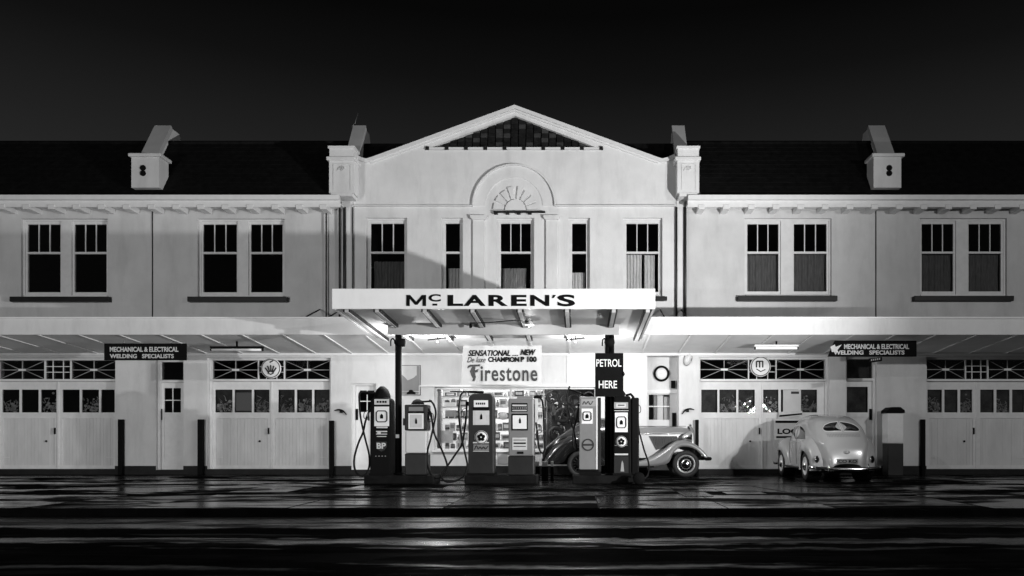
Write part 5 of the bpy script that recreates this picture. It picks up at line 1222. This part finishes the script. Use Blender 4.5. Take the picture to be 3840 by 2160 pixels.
            wheel(t, s*.645, yc, .335, .33, .16, s, rimm='lgrey')
        MB().box(min(s*.60, s*.76), max(s*.60, s*.76), -.78, .78, .27, .305).build('running_board', M['dgrey'], t, local=True, bevel=.01)
        MB().ell((s*.60, -1.775, .50), (.06, .055, .085)).build('tail_lamp', M['chrome'], t, local=True); MB().ell((s*.60, -1.815, .50), (.036, .03, .05)).build('tail_lamp_lens', M['dark'], t, local=True)
        MB().lathe([(.0, .05), (.09, .04), (.10, 0), (.07, -.12), (0, -.18)], (s*.6, 1.68, .62), 'y', 18).build('headlight', M['chrome'], t, local=True)
        MB().lathe([(.33, .0), (.335, s*.015), (.30, s*.015)], (s*.50, 0, 0), 'x', 8).v
    for s, nm in ((-1, 'rear_bumper'), (1, 'front_bumper')):
        b_ = MB(); pts = smooth_path([(-.78, s*1.78, .33), (-.70, s*1.93, .315), (-.4, s*2.03, .30), (0, s*2.06, .295), (.4, s*2.03, .30), (.70, s*1.93, .315), (.78, s*1.78, .33)], 5)
        rows = []
        for p in pts:
            row = [(p.x, p.y+s*(.025*math.cos(a)), p.z+.036*math.sin(a)) for a in [2*math.pi*k/10 for k in range(11)]]
            rows.append(row)
        b_.grid(rows).build(nm, M['bchrome'], t, local=True)
        for q in (-.42, .42):
            MB().ell((q, s*2.06, .32), (.028, .04, .09)).build('overrider', M['chrome'], t, local=True)
    MB().box(-.5, .5, -1.8, 1.7, .20, .3).build('floor_pan', M['void'], t, local=True)
    return t
c1 = rounded_car('small pale rounded car parked nose in, seen from behind with split oval window', 'beetle')
c1.location = (6.37, 20.22, 0); c1.rotation_euler = (0, 0, R(-1)); c1.scale = (1.09, 1.0, 1.08)
for k, (u, lb) in enumerate(((2246, 'white metal cabinet with dark curved lid at the right edge of the garage'),)):
    Y = 21.75; t = thing('oil_cabinet', lb, 'cabinet', (U(u, Y), Y, 0))
    MB().box(-.22, .22, -.2, .2, .0, .9).build('lower_casing', M['lower' if k else 'dgrey'], t, local=True, bevel=.02)
    MB().box(-.225, .225, -.205, .205, .905, V(1040, Y)).build('upper_casing', M['trim'], t, local=True, bevel=.02)
    z_ = V(1040, Y); MB().prism([(-.25, z_+.002), (.25, z_+.002), (.24, z_+.08), (.12, z_+.17), (-.12, z_+.17), (-.24, z_+.08)], -.23, .23).build('lid', M['dark'], t, local=True)

# ------------------------------------------------------------------ 1930s car behind the pumps, facing right
t = thing('vintage_car', 'silver 1930s car with long bonnet parked sideways behind the pumps', 'car', (1.3, 21.28, 0))
def X_(u, Y=20.6): return U(u, Y)
yc = 21.28
# bonnet: lofted from scuttle to radiator
rows = []
for k in range(13):
    q = k/12; x_ = 1.5+1.55*q; hw = .50-.20*q**.9; zt_ = 1.375-.015*q-(.05*max(0, q-.85)/.15); zl = .52; row = []
    for j in range(9):
        a = math.pi/2*j/8; row.append((x_, yc-hw*(math.cos(a)**.75 if j < 8 else 0), 1.16+(zt_-1.16)*math.sin(a)**.9))
    row = [(x_, yc-hw*1.02, zl), (x_, yc-hw*1.01, .85)]+row
    row = row+[(p[0], 2*yc-p[1], p[2]) for p in row[-2::-1]]; rows.append(row)
MB().grid(rows).build('bonnet', M['silver'], t)
# louvre panel on the bonnet side
def yb(x_): q = (x_-1.5)/1.55; return yc-(.50-.20*max(0, q)**.9)*1.02
Pn = [(1.90, 1.13), (2.72, 1.13), (2.83, .90), (2.62, .83), (2.38, .79), (2.14, .70)]
Pn = [(U(1632, 20.85), V(1097, 20.85)), (U(1704, 20.85), V(1097, 20.85)), (U(1710, 20.85), V(1113, 20.85)), (U(1683, 20.85), V(1124, 20.85)), (U(1650, 20.85), V(1132, 20.85))]
m = MB(); m.add([(x_, yb(x_)-.012, z_) for x_, z_ in Pn], [tuple(range(len(Pn)-1, -1, -1))]); m.build('louvre_panel', M['dgrey'], t)
for k in range(11):
    x_ = Pn[0][0]+.12+k*.062; zlo = V(1130, 20.85)+(x_-Pn[4][0])*.30 if x_ > Pn[4][0] else 1.02-(x_-Pn[0][0])*1.0
    MB().box(x_, x_+.012, yb(x_)-.03, yb(x_)-.013, max(zlo+.04, .75), 1.09).build('louvre', M['dgrey'], t)
MB().tube([(1.5, yb(1.5)-.01, 1.165), (2.3, yb(2.3)-.01, 1.165), (3.05, yb(3.05)-.01, 1.16)], .012, 6).build('bonnet_moulding', M['chrome'], t)
MB().box(1.5, 2.95, yc-.006, yc+.006, 1.372, 1.385).build('bonnet_hinge', M['chrome'], t)
# radiator shell
rows = []
for k, (x_, s_) in enumerate(((3.05, 1.0), (3.09, 1.03), (3.13, 1.0), (3.15, .9))):
    row = [(x_, yc-.32*s_, .5)]
    for j in range(13):
        a = math.pi*j/12; row.append((x_-.04*math.sin(a), yc-.32*s_*math.cos(a), 1.12+.26*s_*math.sin(a)**.7))
    row.append((x_, yc+.32*s_, .5)); rows.append(row)
MB().grid(rows).build('radiator_shell', M['silver'], t)
for k in range(9): MB().box(3.10, 3.14, yc-.26+k*.065-.006, yc-.26+k*.065+.006, .52, 1.26).build('grille_bar', M['chrome'], t)
MB().box(3.05, 3.09, yc-.3, yc+.3, .5, 1.2).build('radiator_core', M['dark'], t)
MB().lathe([(0, 0), (.05, 0), (.05, .03), (.02, .07), (0, .07)], (3.06, yc, 1.37), n=12).build('radiator_cap', M['chrome'], t)
# cabin and tail
tab = [(-1.0, .62, .30, .45), (-.9, .80, .42, .42), (-.7, .98, .52, .40), (-.4, 1.22, .60, .38), (-.15, 1.38, .62, .38), (.15, 1.52, .63, .38), (.5, 1.60, .63, .38), (.9, 1.60, .62, .38), (1.25, 1.53, .60, .38), (1.42, 1.42, .57, .38), (1.5, 1.37, .52, .4), (1.56, 1.36, .51, .45)]
Wp = smooth_path([(q[0], q[1], q[2]) for q in tab], 3); rows = []
for p in Wp:
    x_, zt_, w_ = p; zb_ = .40; zbelt = min(1.05, zt_-.08); half = [(w_*.97, zb_), (w_, (zb_+zbelt)/2), (w_, zbelt)]
    for k in range(1, 11):
        a = math.pi/2*k/10; half.append((w_*(math.cos(a)**.6 if k < 10 else 0)*(1-.1*math.sin(a)), zbelt+(zt_-zbelt)*math.sin(a)**.9))
    rows.append([(x_, yc-a_, z_) for a_, z_ in half]+[(x_, yc+a_, z_) for a_, z_ in half[-2::-1]])
bm_ = MB().grid(rows); n0 = len(rows[0]); bm_.f.append(tuple(range(n0))); bm_.sm.append(True)
bm_.build('body', M['darkcar'], t)
bv = bvh_of(bm_)
for pts in ([(1.3, 1.05), (1.25, 1.4), (.75, 1.48), (.65, 1.05)], [(.55, 1.05), (.55, 1.45), (.2, 1.40), (.0, 1.05)]):
    patch(bv, [(a, yc-1.2, c) for a, c in pts], None, (0, 1, 0), .006).build('side_window', M['carglass'], t)
MB().box(1.0, 1.62, yc-.535, yc-.50, .45, 1.16).build('door_front', M['silver'], t)
# fenders
def fender(top, arch, y_out, y_in, m_, name, sgn=1):
    A = smooth_path([(a, 0, b) for a, b in top], 5); B_ = smooth_path([(a, 0, b) for a, b in arch], 5); n = 40
    def samp(P, q):
        f_ = q*(len(P)-1); i = min(int(f_), len(P)-2); return P[i]+(P[i+1]-P[i])*(f_-i)
    rows = []
    for i in range(n+1):
        q = i/n; a = samp(A, q); b = samp(B_, q); r = []
        for (yy, dz, mx) in ((y_in, -.015, 0), (y_in+(y_out-y_in)*.5, .0, 0), (y_in+(y_out-y_in)*.8, -.02, .02), (y_out, 0, .3), (y_out, 0, .7), (y_out+.01*sgn, 0, 1.0), (y_out+.06*sgn, 0, 1.0)):
            p = a+(b-a)*mx; r.append((p.x, yy, p.z+dz))
        rows.append(r)
    MB().grid(rows, flip=True).build(name, M[m_], t)
wx, wz, wr = U(1725, 20.62), .36, .36
ftop = [(U(1783, 20.6), .50), (U(1776, 20.6), .66), (U(1757, 20.6), .84), (U(1735, 20.6), .96), (U(1712, 20.6), 1.0), (U(1692, 20.6), .93), (U(1668, 20.6), .74), (U(1640, 20.6), .56), (U(1615, 20.6), .46), (U(1590, 20.6), .43)]
farch = [(U(1778, 20.6), .48), (wx+.39, .62), (wx+.26, .74), (wx+.05, .82), (wx-.18, .80), (wx-.36, .62), (wx-.45, .42), (wx-.62, .34), (wx-1.0, .30), (wx-1.35, .28)]
for yo, yi, sg in ((20.52, 20.92, 1), (22.04, 21.64, -1)): fender(ftop, farch, yo, yi, 'silver', 'front_fender', sg)
rx = .05
rtop = [(rx+1.0, .40), (rx+.75, .44), (rx+.5, .62), (rx+.3, .88), (rx, 1.12), (rx-.3, 1.10), (rx-.62, .92), (rx-.86, .66), (rx-.98, .42)]
rarch = [(rx+.95, .30), (rx+.6, .32), (rx+.42, .42), (rx+.3, .62), (rx, .78), (rx-.28, .68), (rx-.42, .45), (rx-.6, .36), (rx-.9, .36)]
for yo, yi, sg in ((20.5, 20.92, 1), (22.06, 21.64, -1)): fender(rtop, rarch, yo, yi, 'darkcar', 'rear_fender', sg)
MB().box(.9, 2.0, 20.52, 20.8, .27, .31).build('running_board', M['dark'], t); MB().box(-.9, 3.05, 20.85, 21.7, .34, .5).build('chassis', M['void'], t)
def vwheel(x_, y_, s):
    for nm, pr, m_ in (('tyre', [(.24, -.06), (.27, -.085), (.33, -.085), (.36, -.05), (.36, .05), (.33, .085), (.27, .085), (.24, .06)], 'tyre'), ('rim', [(.245, s*.07), (.225, s*.08), (.215, s*.05), (.2, s*.05)], 'steel'), ('hub_cap' if x_ == wx else 'hub_cap', [(.145, s*.04), (.135, s*.085), (.08, s*.115), (0, s*.125)], 'chrome' if x_ == wx else 'dark'), ('brake_drum', [(.2, s*.0), (0, s*.0)], 'dark')):
        MB().lathe(pr, (x_, y_, wz), 'y', 32).build(nm, M[m_], t)
    for k in range(14):
        a = 2*math.pi*k/14; MB().tube([(x_+.11*math.cos(a), y_+s*.06, wz+.11*math.sin(a)), (x_+.215*math.cos(a), y_+s*.05, wz+.215*math.sin(a))], .010, 5).build('spoke', M['dgrey'], t)
for x_ in (wx, rx):
    if x_ == rx: _st, M['steel'] = M['steel'], M['dark']
    vwheel(x_, 20.64, -1); vwheel(x_, 21.92, 1)
M['steel'] = _st
for yy in (20.80, 21.75):
    MB().lathe([(0, -.22), (.07, -.18), (.14, -.06), (.165, .03), (.165, .05)], (2.98, yy, 1.06), 'x', 22).build('headlight', M['bchrome'], t)
    MB().lathe([(.16, .05), (.12, .085), (0, .10)], (2.98, yy, 1.06), 'x', 22).build('headlight_lens', M['white'], t)
b_ = MB(); b_.tube(smooth_path([(3.36, 20.48, .50), (3.50, 20.6, .50), (3.54, 21.0, .50), (3.54, 21.6, .50), (3.50, 22.0, .50)], 5), .045, 8).build('front_bumper', M['dark'], t)
b_ = MB(); b_.box(3.05, 3.5, 20.7, 20.76, .46, .52).build('bumper_iron', M['dark'], t)
MB().box(-1.02, -.98, 20.9, 21.3, .5, .64).build('number_plate', M['off'], t)
# dark hub of a jack trolley by the rightmost pump
t = thing('trolley_jack', 'low dark round wheeled object on the ground right of the last pump', 'jack', (U(1607, 17.3), 17.3, 0))
MB().lathe([(0, -.06), (.12, -.06), (.14, -.03), (.14, .03), (.12, .06), (0, .06)], (0, 0, .14), 'y', 20).build('wheel', M['ink'], t, local=True)
MB().box(-.25, .02, -.05, .05, .05, .16).build('frame', M['dark'], t, local=True, bevel=.02)

# ------------------------------------------------------------------ across the street, behind the camera
def street_lamp(loc, label, h0=GZ):
    x_, y_, z_ = loc
    t = thing('street_lamp', label, 'street lamp', (x_-.8, y_, h0))
    MB().tube([(x_-.8, y_, h0), (x_-.8, y_, z_-.1), (x_-.7, y_, z_+.25), (x_-.3, y_, z_+.3), (x_, y_, z_+.28)], .06, 8).build('pole', M['steel'], t)
    MB().lathe([(.04, .3), (.12, .26), (.3, .17)], (x_, y_, z_), n=16).build('shade', M['steel'], t)
street_lamp(LAMPS['left_street'][0], 'street lamp on the left behind the camera'); street_lamp(LAMPS['right_street'][0], 'street lamp on the right beyond the frame')
for k, lb in (('left_flood', 'work floodlight on a stand left of the frame'), ('right_flood', 'work floodlight on a stand right of the frame')):
    x_, y_, z_ = LAMPS[k][0]; t = thing('floodlight', lb, 'floodlight', (x_, y_, GZ))
    MB().tube([(x_, y_-.25, GZ), (x_, y_-.25, z_+.1)], .02, 6).build('stand', M['dark'], t)
    for a in (0, 2.1, 4.2): MB().tube([(x_, y_-.25, .35), (x_+.4*math.cos(a), y_-.25+.4*math.sin(a), GZ)], .015, 6).build('leg', M['dark'], t)
    MB().box(x_-.15, x_+.15, y_-.25, y_-.22, z_-.15, z_+.15).build('reflector', M['steel'], t)
